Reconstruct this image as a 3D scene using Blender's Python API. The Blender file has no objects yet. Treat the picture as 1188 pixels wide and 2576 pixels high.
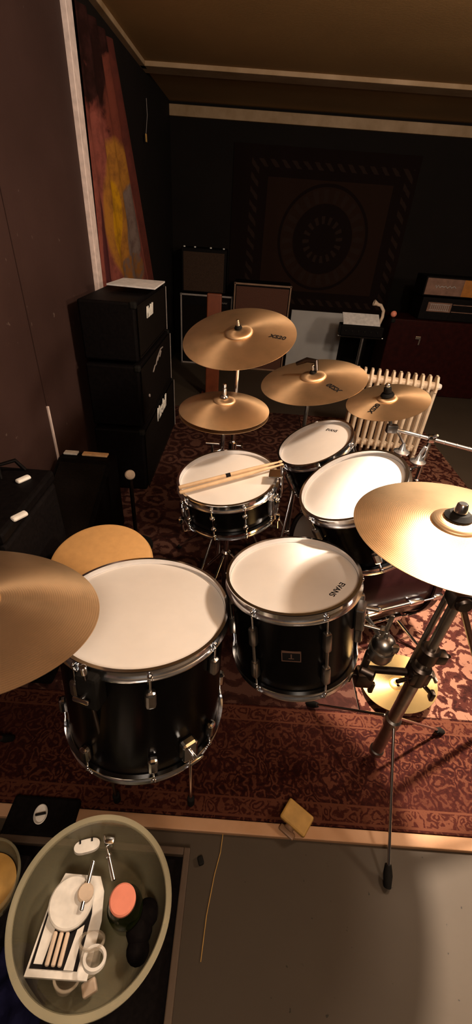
import bpy, bmesh, math, random
from mathutils import Vector, Matrix
random.seed(7)
V = Vector
SC = bpy.context.scene
COL = SC.collection
PI = math.pi

# ------------------------------------------------------------------ camera
FPX, PITCH, ROLL, EYE = 1040.0, math.radians(35.5), math.atan(.075), 1.5
cF = V((0, math.cos(PITCH), -math.sin(PITCH)))
cU0 = V((0, math.sin(PITCH), math.cos(PITCH)))
cR0 = V((1, 0, 0))
cR = cR0*math.cos(ROLL) + cU0*math.sin(ROLL)
cU = cU0*math.cos(ROLL) - cR0*math.sin(ROLL)
cam = bpy.data.cameras.new('camera')
cam.sensor_fit = 'VERTICAL'; cam.sensor_height = 36; cam.sensor_width = 36
cam.lens = 36*FPX/2576
cam.clip_start = .02
camo = bpy.data.objects.new('camera', cam); COL.objects.link(camo)
M = Matrix((cR, cU, -cF)).transposed().to_4x4(); M.translation = V((0, 0, EYE))
camo.matrix_world = M
SC.camera = camo
def ray(x, y): return cF + cR*((x-594)/FPX) - cU*((y-1288)/FPX)
def atY(x, y, Y): d = ray(x, y); return V((0, 0, EYE)) + d*(Y/d.y)
def atZ(x, y, z): d = ray(x, y); return V((0, 0, EYE)) + d*((z-EYE)/d.z)
def atP(x, y, c, n): d = ray(x, y); o = V((0, 0, EYE)); return o + d*(((V(c)-o).dot(n))/d.dot(n))

# ------------------------------------------------------------------ light, world, exposure
w = bpy.data.worlds.new('world'); SC.world = w; w.use_nodes = True
w.node_tree.nodes['Background'].inputs[0].default_value = (.010, .007, .005, 1)
w.node_tree.nodes['Background'].inputs[1].default_value = 1.0
SC.view_settings.view_transform = 'Standard'; SC.view_settings.look = 'None'
SC.view_settings.gamma = 1; SC.view_settings.use_curve_mapping = False
SC.view_settings.exposure = 0.75
def light(name, kind, loc, energy, color, aim=None, **kw):
    l = bpy.data.lights.new(name, kind); l.energy = energy; l.color = color
    for k, v in kw.items(): setattr(l, k, v)
    o = bpy.data.objects.new(name, l); COL.objects.link(o); o.location = loc
    if aim is not None: o.rotation_euler = (V(aim)-V(loc)).to_track_quat('-Z', 'Y').to_euler()
    return o
light('clip_lamp_light', 'SPOT', (.83, 1.08, 1.66), 270, (1, .84, .67), aim=(.86, .90, .4),
      spot_size=math.radians(74), spot_blend=.65, shadow_soft_size=.03)
light('ceiling_lamp_light', 'POINT', (1.10, 1.30, 2.16), 66, (1, .83, .66), shadow_soft_size=.10)
light('camera_side_fill_light', 'POINT', (.10, -.70, 2.12), 42, (1, .83, .66), shadow_soft_size=.25)  # unseen fill added behind the camera to brighten tub and floor tom
light('right_fill_light', 'POINT', (2.3, 1.10, 1.85), 55, (1, .82, .63), shadow_soft_size=.15)  # weak unseen fill added at right to lift radiator, back gear and ceiling

# ------------------------------------------------------------------ materials
def nodes(name):
    m = bpy.data.materials.new(name); m.use_nodes = True
    nt = m.node_tree; b = nt.nodes['Principled BSDF']
    return m, nt, b
def link(nt, a, b): nt.links.new(a, b)
def coords(nt, kind='Object', scale=None):
    t = nt.nodes.new('ShaderNodeTexCoord'); out = t.outputs[kind]
    if scale is not None:
        mp = nt.nodes.new('ShaderNodeMapping'); mp.inputs['Scale'].default_value = scale if hasattr(scale, '__len__') else (scale,)*3
        link(nt, out, mp.inputs[0]); out = mp.outputs[0]
    return out
def noise(nt, co, scale, detail=3, rough=.5, dist=0):
    n = nt.nodes.new('ShaderNodeTexNoise'); n.inputs['Scale'].default_value = scale
    n.inputs['Detail'].default_value = detail; n.inputs['Roughness'].default_value = rough
    n.inputs['Distortion'].default_value = dist
    link(nt, co, n.inputs['Vector']); return n.outputs['Fac']
def ramp(nt, fac, stops, mode='LINEAR'):
    r = nt.nodes.new('ShaderNodeValToRGB'); r.color_ramp.interpolation = mode
    e = r.color_ramp.elements
    while len(e) < len(stops): e.new(.5)
    for k, (p, c) in enumerate(stops):
        e[k].position = p; e[k].color = (*c, 1) if len(c) == 3 else c
    link(nt, fac, r.inputs[0]); return r.outputs[0]
def mth(nt, op, a, b=None, clamp=False):
    n = nt.nodes.new('ShaderNodeMath'); n.operation = op; n.use_clamp = clamp
    for k, v in enumerate((a, b)):
        if v is None: continue
        if isinstance(v, (int, float)): n.inputs[k].default_value = v
        else: link(nt, v, n.inputs[k])
    return n.outputs[0]
def mix(nt, fac, a, b):
    n = nt.nodes.new('ShaderNodeMix'); n.data_type = 'RGBA'
    for s, v in ((n.inputs['Factor'], fac), (n.inputs['A'], a), (n.inputs['B'], b)):
        if isinstance(v, (int, float)): s.default_value = v
        elif isinstance(v, tuple): s.default_value = (*v, 1)
        else: link(nt, v, s)
    return n.outputs['Result']
def bump(nt, b, h, strength=.2, dist=.002):
    n = nt.nodes.new('ShaderNodeBump'); n.inputs['Strength'].default_value = strength
    n.inputs['Distance'].default_value = dist; link(nt, h, n.inputs['Height']); link(nt, n.outputs[0], b.inputs['Normal'])
def plain(name, c, rough=.5, metal=0, var=.15, scale=30, coat=0, bmp=0, spec=None):
    m, nt, b = nodes(name)
    b.inputs['Specular IOR Level'].default_value = spec if spec is not None else (.06 if (rough >= .5 and max(c) < .2) else .5)
    co = coords(nt); f = noise(nt, co, scale)
    lo = tuple(x*(1-var) for x in c); hi = tuple(min(1, x*(1+var)) for x in c)
    link(nt, ramp(nt, f, [(.3, lo), (.7, hi)]), b.inputs['Base Color'])
    b.inputs['Roughness'].default_value = rough; b.inputs['Metallic'].default_value = metal
    b.inputs['Coat Weight'].default_value = coat
    if bmp: bump(nt, b, f, bmp)
    return m
MAT = {}
MAT['chrome'] = plain('chrome', (.86, .88, .92), .15, 1, .05)
MAT['bright_chrome'] = plain('bright_chrome', (.92, .94, .98), .34, 1, .05)
MAT['dull_chrome'] = plain('dull_chrome', (.42, .40, .38), .32, 1, .2)
MAT['dark_metal'] = plain('dark_metal', (.10, .08, .07), .35, 1, .2)
MAT['lacquer'] = plain('black_lacquer', (.003, .0025, .0025), .24, 0, .2, spec=.09)
MAT['maroon'] = plain('dark_maroon_lacquer', (.009, .0026, .0026), .25, 0, .2, spec=.35)
MAT['head'] = plain('coated_drumhead', (.78, .73, .68), .62, 0, .03, 14)
MAT['ink'] = plain('black_ink', (.012, .010, .010), .6)
MAT['white_mark'] = plain('white_lettering', (.75, .72, .66), .5)
MAT['black'] = plain('black_vinyl', (.004, .003, .003), .55, 0, .3, 60, bmp=.3)
MAT['black_soft'] = plain('black_nylon', (.005, .0036, .0036), .8, 0, .3, 90, bmp=.4)
MAT['rubber'] = plain('black_rubber', (.010, .009, .008), .7)
MAT['grille'] = plain('dark_grille_cloth', (.006, .004, .003), .85, 0, .4, 200, bmp=.4)
MAT['brown_grille'] = plain('brown_grille_cloth', (.085, .038, .026), .85, 0, .25, 150, bmp=.4)
MAT['dim_grille'] = plain('greybrown_grille_cloth', (.042, .025, .017), .85, 0, .25, 150, bmp=.4)
MAT['piping'] = plain('grey_piping', (.26, .22, .20), .5)
MAT['white'] = plain('white_plastic', (.78, .74, .68), .4)
MAT['paper'] = plain('white_paper', (.72, .68, .66), .7)
MAT['cream'] = plain('cream_plastic', (.62, .48, .36), .55)
MAT['stick'] = plain('hickory_wood', (.72, .50, .30), .45, 0, .12, 25)
MAT['suede'] = plain('orange_tan_vinyl', (.60, .33, .12), .6, 0, .06, 40)
MAT['redwood'] = plain('reddish_wood', (.15, .035, .012), .45, 0, .2, 12)
MAT['redcab'] = plain('dark_red_cabinet', (.018, .0028, .0022), .5, 0, .3, 20)
MAT['grey_board'] = plain('grey_board', (.34, .325, .315), .5, 0, .1, 4)
MAT['radiator'] = plain('cream_radiator_enamel', (.80, .64, .47), .4, 0, .12, 14)
MAT['gold_panel'] = plain('pale_gold_panel', (.16, .09, .066), .5, .2, .2, 20)
MAT['orange'] = plain('orange_panel', (.26, .09, .006), .4)
MAT['salmon'] = plain('salmon_cap', (.80, .26, .17), .45, 0, .08, 30)
MAT['yellow_wood'] = plain('yellow_wood', (.42, .23, .05), .6, 0, .15, 30)
MAT['navy'] = plain('navy_cloth', (.010, .010, .035), .9, 0, .3, 40, bmp=.4)
MAT['tape'] = plain('pale_tape', (.75, .45, .22), .6)
MAT['brown'] = plain('brown_stage_wood', (.20, .11, .06), .5, 0, .2, 14)

def glass(name, c, rough=.05, ior=1.45, alpha=None):
    m, nt, b = nodes(name)
    b.inputs['Base Color'].default_value = (*c, 1); b.inputs['Roughness'].default_value = rough
    b.inputs['Transmission Weight'].default_value = 1; b.inputs['IOR'].default_value = ior
    return m
def milky(name, c, alpha, rough=.25):
    m, nt, b = nodes(name)
    f = noise(nt, coords(nt), 9)
    link(nt, ramp(nt, f, [(.3, tuple(x*.8 for x in c)), (.7, c)]), b.inputs['Base Color'])
    b.inputs['Roughness'].default_value = rough
    b.inputs['Alpha'].default_value = alpha
    return m
MAT['clear'] = milky('clear_plastic', (.42, .37, .23), .24)
MAT['clear_rim'] = milky('clear_plastic_rim', (.50, .45, .30), .5)
MAT['cup'] = milky('clear_glass', (.65, .55, .42), .30, .08)
MAT['bottle'] = glass('dark_green_glass', (.06, .12, .03), .08)

def bronze(name, c, rough):
    m, nt, b = nodes(name)
    co = coords(nt)
    sp = nt.nodes.new('ShaderNodeSeparateXYZ'); link(nt, co, sp.inputs[0])
    r = mth(nt, 'SQRT', mth(nt, 'ADD', mth(nt, 'POWER', sp.outputs[0], 2), mth(nt, 'POWER', sp.outputs[1], 2)))
    nz = noise(nt, co, 7, 4)
    rings = mth(nt, 'SINE', mth(nt, 'MULTIPLY', r, 1400))
    col = ramp(nt, nz, [(.28, tuple(x*.74 for x in c)), (.5, c), (.72, tuple(min(1, x*1.14) for x in c))])
    link(nt, col, b.inputs['Base Color'])
    b.inputs['Metallic'].default_value = .92; b.inputs['Roughness'].default_value = rough
    b.inputs['Anisotropic'].default_value = .75
    tg = nt.nodes.new('ShaderNodeTangent'); tg.direction_type = 'RADIAL'; tg.axis = 'Z'
    link(nt, tg.outputs[0], b.inputs['Tangent'])
    bump(nt, b, rings, .06, .0006)
    return m
MAT['bronze'] = bronze('aged_bronze', (.74, .50, .29), .42)
MAT['brass'] = bronze('bright_brass', (.66, .45, .19), .42)

def mottled(name, stops, scale, rough=.85, speck=None, bmp=.25, co_scale=(1, 1, 1)):
    m, nt, b = nodes(name)
    co = coords(nt, 'Object', co_scale)
    c = ramp(nt, noise(nt, co, scale, 5, .6), stops)
    if speck:
        s = noise(nt, co, speck[0], 2, .5)
        c = mix(nt, ramp(nt, s, [(speck[1], (0, 0, 0)), (speck[1]+.03, (1, 1, 1))]), c, speck[2])
    link(nt, c, b.inputs['Base Color']); b.inputs['Roughness'].default_value = rough; b.inputs['Specular IOR Level'].default_value = .15
    bump(nt, b, noise(nt, co, 60, 4), bmp, .003)
    return m
MAT['wall_plaster'] = mottled('brown_grey_plaster', [(.25, (.032, .0155, .0125)), (.6, (.046, .023, .019)), (.8, (.062, .036, .029))], 1.6,
                              .65, (24, .74, (.085, .055, .045)))
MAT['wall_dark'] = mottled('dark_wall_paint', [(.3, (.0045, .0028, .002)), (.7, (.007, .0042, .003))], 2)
MAT['ceiling'] = mottled('tan_ceiling_paint', [(.3, (.27, .155, .062)), (.7, (.33, .195, .078))], 1.2, .8)
MAT['ceiling_trim'] = mottled('pale_batten_paint', [(.3, (.22, .135, .065)), (.7, (.38, .26, .16))], 3.5, .6)
MAT['duct'] = plain('pale_cable_duct', (.70, .56, .51), .5)
MAT['floor'] = mottled('grey_green_floor', [(.3, (.050, .037, .026)), (.7, (.060, .045, .032))], 2.2, .55, (55, .72, (.02, .016, .012)), .06)
MAT['strip'] = mottled('pale_wood_strip', [(.3, (.36, .19, .095)), (.7, (.46, .27, .16))], 4, .5)
MAT['frame_wood'] = mottled('grey_brown_wood', [(.3, (.07, .046, .032)), (.7, (.11, .078, .055))], 5, .6)

def rug_mat(name, ground, red, dark, cell, border, cut=.57):
    # ornament: warped cells with ringed flowers and scrolls
    m, nt, b = nodes(name)
    co = coords(nt)
    wv = nt.nodes.new('ShaderNodeTexNoise'); wv.inputs['Scale'].default_value = 7/cell*.1
    link(nt, co, wv.inputs['Vector'])
    wm = nt.nodes.new('ShaderNodeMix'); wm.data_type = 'VECTOR'; wm.inputs[0].default_value = .10
    link(nt, co, wm.inputs[4]); link(nt, wv.outputs['Color'], wm.inputs[5])
    vo = nt.nodes.new('ShaderNodeTexVoronoi'); vo.inputs['Scale'].default_value = 1/cell; vo.inputs['Randomness'].default_value = .45
    link(nt, wm.outputs[1], vo.inputs['Vector'])
    ringv = mth(nt, 'SINE', mth(nt, 'MULTIPLY', vo.outputs['Distance'], 19))
    scroll = noise(nt, co, 4.2/cell*.5, 3, .65, 1.6)
    fac = mth(nt, 'ADD', mth(nt, 'MULTIPLY', ringv, .16), scroll)
    stops = [(cut-.24, dark), (cut-.12, red), (cut-.02, red), (cut+.03, ground), (.9, ground)]
    c = ramp(nt, fac, stops)
    big = noise(nt, co, 1.7, 3)
    c = mix(nt, ramp(nt, big, [(.42, (0, 0, 0)), (.62, (.55, .55, .55))]), c, red)
    if border:
        sp = nt.nodes.new('ShaderNodeSeparateXYZ'); link(nt, co, sp.inputs[0])
        ey = mth(nt, 'ABSOLUTE', sp.outputs[1])
        msk = mth(nt, 'MULTIPLY', mth(nt, 'GREATER_THAN', ey, border[0]), mth(nt, 'LESS_THAN', ey, border[1]))
        bd = ramp(nt, fac, [(.40, red), (.55, ground)])
        c = mix(nt, msk, c, bd)
        for lo, hi in ((border[0]-.006, border[0]), (border[1], border[1]+.007)):
            c = mix(nt, mth(nt, 'MULTIPLY', mth(nt, 'GREATER_THAN', ey, lo), mth(nt, 'LESS_THAN', ey, hi)), c, ground)
    link(nt, c, b.inputs['Base Color']); b.inputs['Roughness'].default_value = .95; b.inputs['Specular IOR Level'].default_value = .08
    bump(nt, b, noise(nt, co, 260, 2), .5, .003)
    return m
MAT['rug_near'] = rug_mat('dark_red_carpet', (.075, .024, .013), (.030, .0065, .0045), (.015, .0032, .0028), .045, (.128, .17))
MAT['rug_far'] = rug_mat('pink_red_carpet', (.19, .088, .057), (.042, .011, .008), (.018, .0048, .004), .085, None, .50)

MAT['rug_shaded'] = rug_mat('shade_toned_carpet', (.085, .038, .026), (.030, .0095, .007), (.015, .005, .004), .13, None, .53)  # darker rug tones: dimness of the left side is put into the colour

def mandala():
    m, nt, b = nodes('mandala_print')
    co = coords(nt); sp = nt.nodes.new('ShaderNodeSeparateXYZ'); link(nt, co, sp.inputs[0])
    x, z = sp.outputs[0], sp.outputs[2]
    r = mth(nt, 'SQRT', mth(nt, 'ADD', mth(nt, 'POWER', x, 2), mth(nt, 'POWER', z, 2)))
    th = mth(nt, 'ARCTAN2', z, x)
    def band(lo, hi, v=None): 
        v = r if v is None else v
        return mth(nt, 'MULTIPLY', mth(nt, 'GREATER_THAN', v, lo), mth(nt, 'LESS_THAN', v, hi))
    sq = mth(nt, 'MAXIMUM', mth(nt, 'ABSOLUTE', x), mth(nt, 'MULTIPLY', mth(nt, 'ABSOLUTE', z), 1.27))
    nz = noise(nt, co, 22, 4)
    base, lite, mid = (.0075, .0036, .003), (.019, .0105, .008), (.017, .008, .005)
    c = mix(nt, band(-1, .66, sq), base, mid)
    c = mix(nt, band(.47, .50), c, base)
    petals = mth(nt, 'GREATER_THAN', mth(nt, 'ADD', mth(nt, 'SINE', mth(nt, 'MULTIPLY', th, 24)), mth(nt, 'MULTIPLY', nz, 1.6)), .95)
    p2 = mth(nt, 'GREATER_THAN', mth(nt, 'ADD', mth(nt, 'SINE', mth(nt, 'MULTIPLY', th, 16)), mth(nt, 'MULTIPLY', nz, 1.6)), .95)
    c = mix(nt, band(0, .33), c, base)
    c = mix(nt, mth(nt, 'MULTIPLY', band(.34, .45), petals), c, lite)
    c = mix(nt, mth(nt, 'MULTIPLY', band(.15, .22), p2), c, lite)
    pb = mth(nt, 'GREATER_THAN', mth(nt, 'ADD', mth(nt, 'SINE', mth(nt, 'MULTIPLY', mth(nt, 'ADD', x, mth(nt, 'MULTIPLY', z, 1.0)), 55)), mth(nt, 'MULTIPLY', nz, 1.6)), 1.05)
    c = mix(nt, mth(nt, 'MULTIPLY', band(.76, .84, sq), pb), c, lite)
    link(nt, c, b.inputs['Base Color']); b.inputs['Roughness'].default_value = .95; b.inputs['Specular IOR Level'].default_value = .08
    bump(nt, b, nz, .3, .004)
    return m
MAT['mandala'] = mandala()
def tiedye():
    m, nt, b = nodes('tie_dye_print')
    co = coords(nt); sp = nt.nodes.new('ShaderNodeSeparateXYZ'); link(nt, co, sp.inputs[0])
    y, z = sp.outputs[1], sp.outputs[2]
    nz = noise(nt, co, 5, 5, .6, .6); nf = noise(nt, co, 16, 4)
    def ell(cy, cz, ry, rz, wob=.5):
        d = mth(nt, 'ADD', mth(nt, 'POWER', mth(nt, 'DIVIDE', mth(nt, 'SUBTRACT', y, cy), ry), 2),
                mth(nt, 'POWER', mth(nt, 'DIVIDE', mth(nt, 'SUBTRACT', z, cz), rz), 2))
        d = mth(nt, 'ADD', d, mth(nt, 'MULTIPLY', mth(nt, 'SUBTRACT', nz, .5), wob))
        return ramp(nt, d, [(.82, (1, 1, 1)), (1.0, (0, 0, 0))])
    dark, pink = (.014, .0045, .0035), (.20, .055, .04)
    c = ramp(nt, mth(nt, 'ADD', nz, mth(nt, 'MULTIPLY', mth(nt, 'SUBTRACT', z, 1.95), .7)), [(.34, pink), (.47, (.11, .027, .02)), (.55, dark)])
    c = mix(nt, ell(3.42, 2.0, .22, .22, 1.2), c, (.13, .032, .02))
    c = mix(nt, mth(nt, 'MULTIPLY', mth(nt, 'GREATER_THAN', mth(nt, 'ADD', y, mth(nt, 'MULTIPLY', z, .615)), 4.78), .8), c, (.075, .018, .013))
    c = mix(nt, ell(2.98, 1.2, .10, .42), c, (.07, .018, .02))
    c = mix(nt, ell(3.40, 1.47, .36, .40, .3), c, (.30, .125, .02))
    c = mix(nt, ell(3.28, 1.42, .13, .22, .2), c, (.42, .20, .006))
    c = mix(nt, ell(3.66, 1.38, .20, .27, .6), c, (.15, .105, .088))
    c = mix(nt, ramp(nt, noise(nt, co, 11, 5, .7), [(.45, (0, 0, 0)), (.75, (.7, .7, .7))]), c, (.045, .014, .012))
    c = mix(nt, ell(3.62, 1.10, .30, .13, .9), c, ramp(nt, nf, [(.4, (.20, .08, .02)), (.6, (.12, .08, .065))]))
    link(nt, c, b.inputs['Base Color']); b.inputs['Roughness'].default_value = .95; b.inputs['Specular IOR Level'].default_value = .08
    return m
MAT['tiedye'] = tiedye()

# ------------------------------------------------------------------ mesh helpers
class MB:
    def __init__(s): s.v = []; s.f = []; s.sm = []
    def add(s, verts, faces, smooth):
        o = len(s.v); s.v += [V(p) for p in verts]
        s.f += [tuple(i+o for i in f) for f in faces]; s.sm += [smooth]*len(faces); return s
    def box(s, c, size, R=None, taper=1):
        hx, hy, hz = (k/2 for k in size); vs = []
        for z in (-1, 1):
            t = taper if z > 0 else 1
            for x, y in ((-1, -1), (1, -1), (1, 1), (-1, 1)):
                p = V((x*hx*t, y*hy*t, z*hz)); vs.append(V(c)+(R @ p if R else p))
        return s.add(vs, [(3, 2, 1, 0), (4, 5, 6, 7), (0, 1, 5, 4), (1, 2, 6, 5), (2, 3, 7, 6), (3, 0, 4, 7)], False)
    def rbox(s, c, size, bev=.008, R=None, seg=2):
        bm = bmesh.new(); bmesh.ops.create_cube(bm, size=1)
        for v in bm.verts: v.co = V((v.co.x*size[0], v.co.y*size[1], v.co.z*size[2]))
        bmesh.ops.bevel(bm, geom=bm.edges[:], offset=bev, segments=seg, affect='EDGES', profile=.5)
        bm.verts.index_update()
        s.add([V(c)+(R @ v.co if R else v.co) for v in bm.verts], [tuple(v.index for v in f.verts) for f in bm.faces], False)
        bm.free(); return s
    def poly(s, pts, h, axis=(0, 0, 1)):
        n = len(pts); a = V(axis)*h
        vs = [V(p) for p in pts]+[V(p)+a for p in pts]
        return s.add(vs, [tuple(range(n-1, -1, -1)), tuple(range(n, 2*n))]+[(i, (i+1) % n, (i+1) % n+n, i+n) for i in range(n)], False)
    def lathe(s, prof, c=(0, 0, 0), axis=(0, 0, 1), seg=64, closed=False):
        a = V(axis).normalized(); e1 = a.orthogonal().normalized()
        if abs(a.z) > .999: e1 = V((1, 0, 0))
        e2 = a.cross(e1); vs = []; idx = []
        for r, z in prof:
            if r < 1e-6: idx.append([len(vs)]*seg); vs.append(V(c)+a*z)
            else:
                idx.append(list(range(len(vs), len(vs)+seg)))
                vs += [V(c)+a*z+(e1*math.cos(2*PI*k/seg)+e2*math.sin(2*PI*k/seg))*r for k in range(seg)]
        fs = []
        P = list(zip(idx, idx[1:]))+([(idx[-1], idx[0])] if closed else [])
        for A, B in P:
            for k in range(seg):
                q = [A[k], A[(k+1) % seg], B[(k+1) % seg], B[k]]
                q = [x for i, x in enumerate(q) if x not in q[:i]]
                if len(q) > 2: fs.append(tuple(q))
        return s.add(vs, fs, True)
    def cyl(s, p0, p1, r0, r1=None, seg=16, bev=None):
        p0, p1 = V(p0), V(p1); r1 = r0 if r1 is None else r1; L = (p1-p0).length
        b = min(.25*min(r0, r1), .2*L) if bev is None else bev
        prof = [(0, 0), (r0-b, 0), (r0, b), (r1, L-b), (r1-b, L), (0, L)]
        return s.lathe(prof, p0, p1-p0, seg)
    def tube(s, pts, r, seg=10):
        pts = [V(p) for p in pts]; rings = []; vs = []
        up = None
        for i, p in enumerate(pts):
            t = (pts[min(i+1, len(pts)-1)]-pts[max(i-1, 0)]).normalized()
            if up is None: up = t.orthogonal().normalized()
            up = (up-t*up.dot(t)).normalized(); sd = t.cross(up)
            rr = r[i] if hasattr(r, '__len__') else r
            rings.append(len(vs)); vs += [p+(up*math.cos(2*PI*k/seg)+sd*math.sin(2*PI*k/seg))*rr for k in range(seg)]
        fs = []
        for a, b in zip(rings, rings[1:]):
            fs += [(a+k, a+(k+1) % seg, b+(k+1) % seg, b+k) for k in range(seg)]
        fs += [tuple(rings[0]+k for k in range(seg-1, -1, -1)), tuple(rings[-1]+k for k in range(seg))]
        return s.add(vs, fs, True)
    def ball(s, c, r, seg=20, sq=1):
        n = seg//2
        return s.lathe([(r*math.sin(PI*k/n) if 0 < k < n else 0, -r*sq*math.cos(PI*k/n)) for k in range(n+1)], c, (0, 0, 1), seg)
    def build(s, name, mat, parent=None):
        me = bpy.data.meshes.new(name)
        me.from_pydata([tuple(v) for v in s.v], [], s.f); me.update()
        bm = bmesh.new(); bm.from_mesh(me); bmesh.ops.recalc_face_normals(bm, faces=bm.faces[:]); bm.to_mesh(me); bm.free()
        me.polygons.foreach_set('use_smooth', s.sm)
        me.materials.append(MAT[mat] if isinstance(mat, str) else mat)
        if any(s.sm): me.set_sharp_from_angle(angle=math.radians(38))
        o = bpy.data.objects.new(name, me); COL.objects.link(o)
        if parent: o.parent = parent
        return o
def tag(o, label, cat, group=None, kind=None):
    o['label'] = label; o['category'] = cat
    if group: o['group'] = group
    if kind: o['kind'] = kind
    return o
def thing(name, label, cat, loc=(0, 0, 0), R=None, group=None):
    o = bpy.data.objects.new(name, None); COL.objects.link(o); o.empty_display_size = .05
    m = R.to_4x4() if R is not None else Matrix.Identity(4); m.translation = V(loc); o.matrix_world = m
    return tag(o, label, cat, group)
def struct(name, mb, mat):
    o = mb.build(name, mat); o['kind'] = 'structure'; return o
def frame(n, xdir=(1, 0, 0)):
    n = V(n).normalized(); x = V(xdir); x = (x-n*x.dot(n)).normalized(); y = n.cross(x)
    return Matrix((x, y, n)).transposed()
def rotz(a): return Matrix.Rotation(a, 3, 'Z')
def text(name, body, size, origin, xdir, normal, mat, parent, R=None, shear=0, depth=.0006, offset=0.0, sx=1):
    # lettering as a thin mesh: centred at origin, reading along xdir, facing normal (coordinates of the parent)
    cu = bpy.data.curves.new(name, 'FONT'); cu.body = body; cu.size = size; cu.shear = shear
    cu.extrude = depth; cu.offset = offset; cu.align_x = 'CENTER'; cu.align_y = 'CENTER'
    t = bpy.data.objects.new('tmp', cu); COL.objects.link(t)
    bpy.context.view_layer.update()
    me = bpy.data.meshes.new_from_object(t.evaluated_get(bpy.context.evaluated_depsgraph_get()))
    bpy.data.objects.remove(t)
    n = V(normal).normalized(); x = V(xdir); x = (x-n*x.dot(n)).normalized(); y = n.cross(x)
    m = Matrix((x*sx, y, n)).transposed().to_4x4(); m.translation = V(origin)
    me.transform(m); me.name = name; me.materials.clear(); me.materials.append(MAT[mat])
    o = bpy.data.objects.new(name, me); COL.objects.link(o); o.parent = parent
    return o

# ------------------------------------------------------------------ the room
XL, XR, YB, YF, ZC = -.95, 3.3, 5.60, -1.9, 2.38
struct('floor', MB().box(((XL+XR)/2, (YB+YF)/2, -.05), (XR-XL+.4, YB-YF+.4, .1)), 'floor')
struct('ceiling', MB().box(((XL+XR)/2, (YB+YF)/2, ZC+.05), (XR-XL+.4, YB-YF+.4, .1)), 'ceiling')
lw = MB()                                                     # plastered near part of the left wall, two panels with a seam
lw.box((XL-.05, (YF+1.876)/2, ZC/2), (.1, 1.876-YF, ZC)); lw.box((XL-.05, (1.884+2.79)/2, ZC/2), (.1, 2.79-1.884, ZC))
lw.box((XL-.06, 1.88, ZC/2), (.1, .02, ZC))
struct('wall_left', lw, 'wall_plaster')
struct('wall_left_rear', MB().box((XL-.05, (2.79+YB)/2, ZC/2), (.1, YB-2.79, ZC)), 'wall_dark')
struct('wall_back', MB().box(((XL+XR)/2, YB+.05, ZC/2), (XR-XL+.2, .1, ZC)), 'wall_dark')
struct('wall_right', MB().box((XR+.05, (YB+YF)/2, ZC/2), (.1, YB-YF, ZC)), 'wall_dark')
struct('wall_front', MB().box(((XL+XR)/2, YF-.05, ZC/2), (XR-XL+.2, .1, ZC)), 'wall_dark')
struct('trim_1', MB().rbox(((XL+XR)/2, 4.42, ZC-.012), (XR-XL, .20, .03), .004), 'ceiling_trim')      # batten across the ceiling
struct('trim_2', MB().rbox(((XL+XR)/2, YB-.02, ZC-.068), (XR-XL, .045, .085), .004), 'ceiling_trim')     # cornice at the back wall
struct('trim_3', MB().rbox((XL+.018, 3.4, ZC-.012), (.05, 2.0, .03), .004), 'ceiling_trim')   # batten along the left wall
struct('trim_4', MB().rbox((XL+.012, 2.815, (1.0+ZC)/2), (.03, .085, ZC-1.0), .003), 'duct')            # cable duct down the left wall
struct('trim_5', MB().rbox(((XL+XR)/2, .462, .006), (XR-XL, .034, .020), .003), 'strip')              # wooden threshold strip
struct('trim_6', MB().rbox((XL+.004, 1.88, .52), (.012, .012, .36), .003), 'duct')                   # short metal edge over the seam

def slab(name, x0, x1, y0, y1, z0, z1, mat):
    cx, cy = (x0+x1)/2, (y0+y1)/2
    mb = MB().rbox((0, 0, (z1-z0)/2), (x1-x0, y1-y0, z1-z0), min(.003, (z1-z0)*.4))
    o = mb.build(name, mat); o.location = (cx, cy, z0); return o
tag(slab('rug', -.93, 2.2, .482, .85, .0, .012, 'rug_near'), 'dark red patterned carpet runner along the wooden threshold strip in front of the drums', 'rug')
tag(slab('rug', -.93, .52, .852, 3.75, .0, .010, 'rug_shaded'), 'large brown-red rug with painted-in shade under the snare, the hi-hat and the stool', 'rug')
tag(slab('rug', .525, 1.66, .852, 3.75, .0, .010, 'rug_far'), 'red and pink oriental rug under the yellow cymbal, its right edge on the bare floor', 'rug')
ZR = .012

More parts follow.
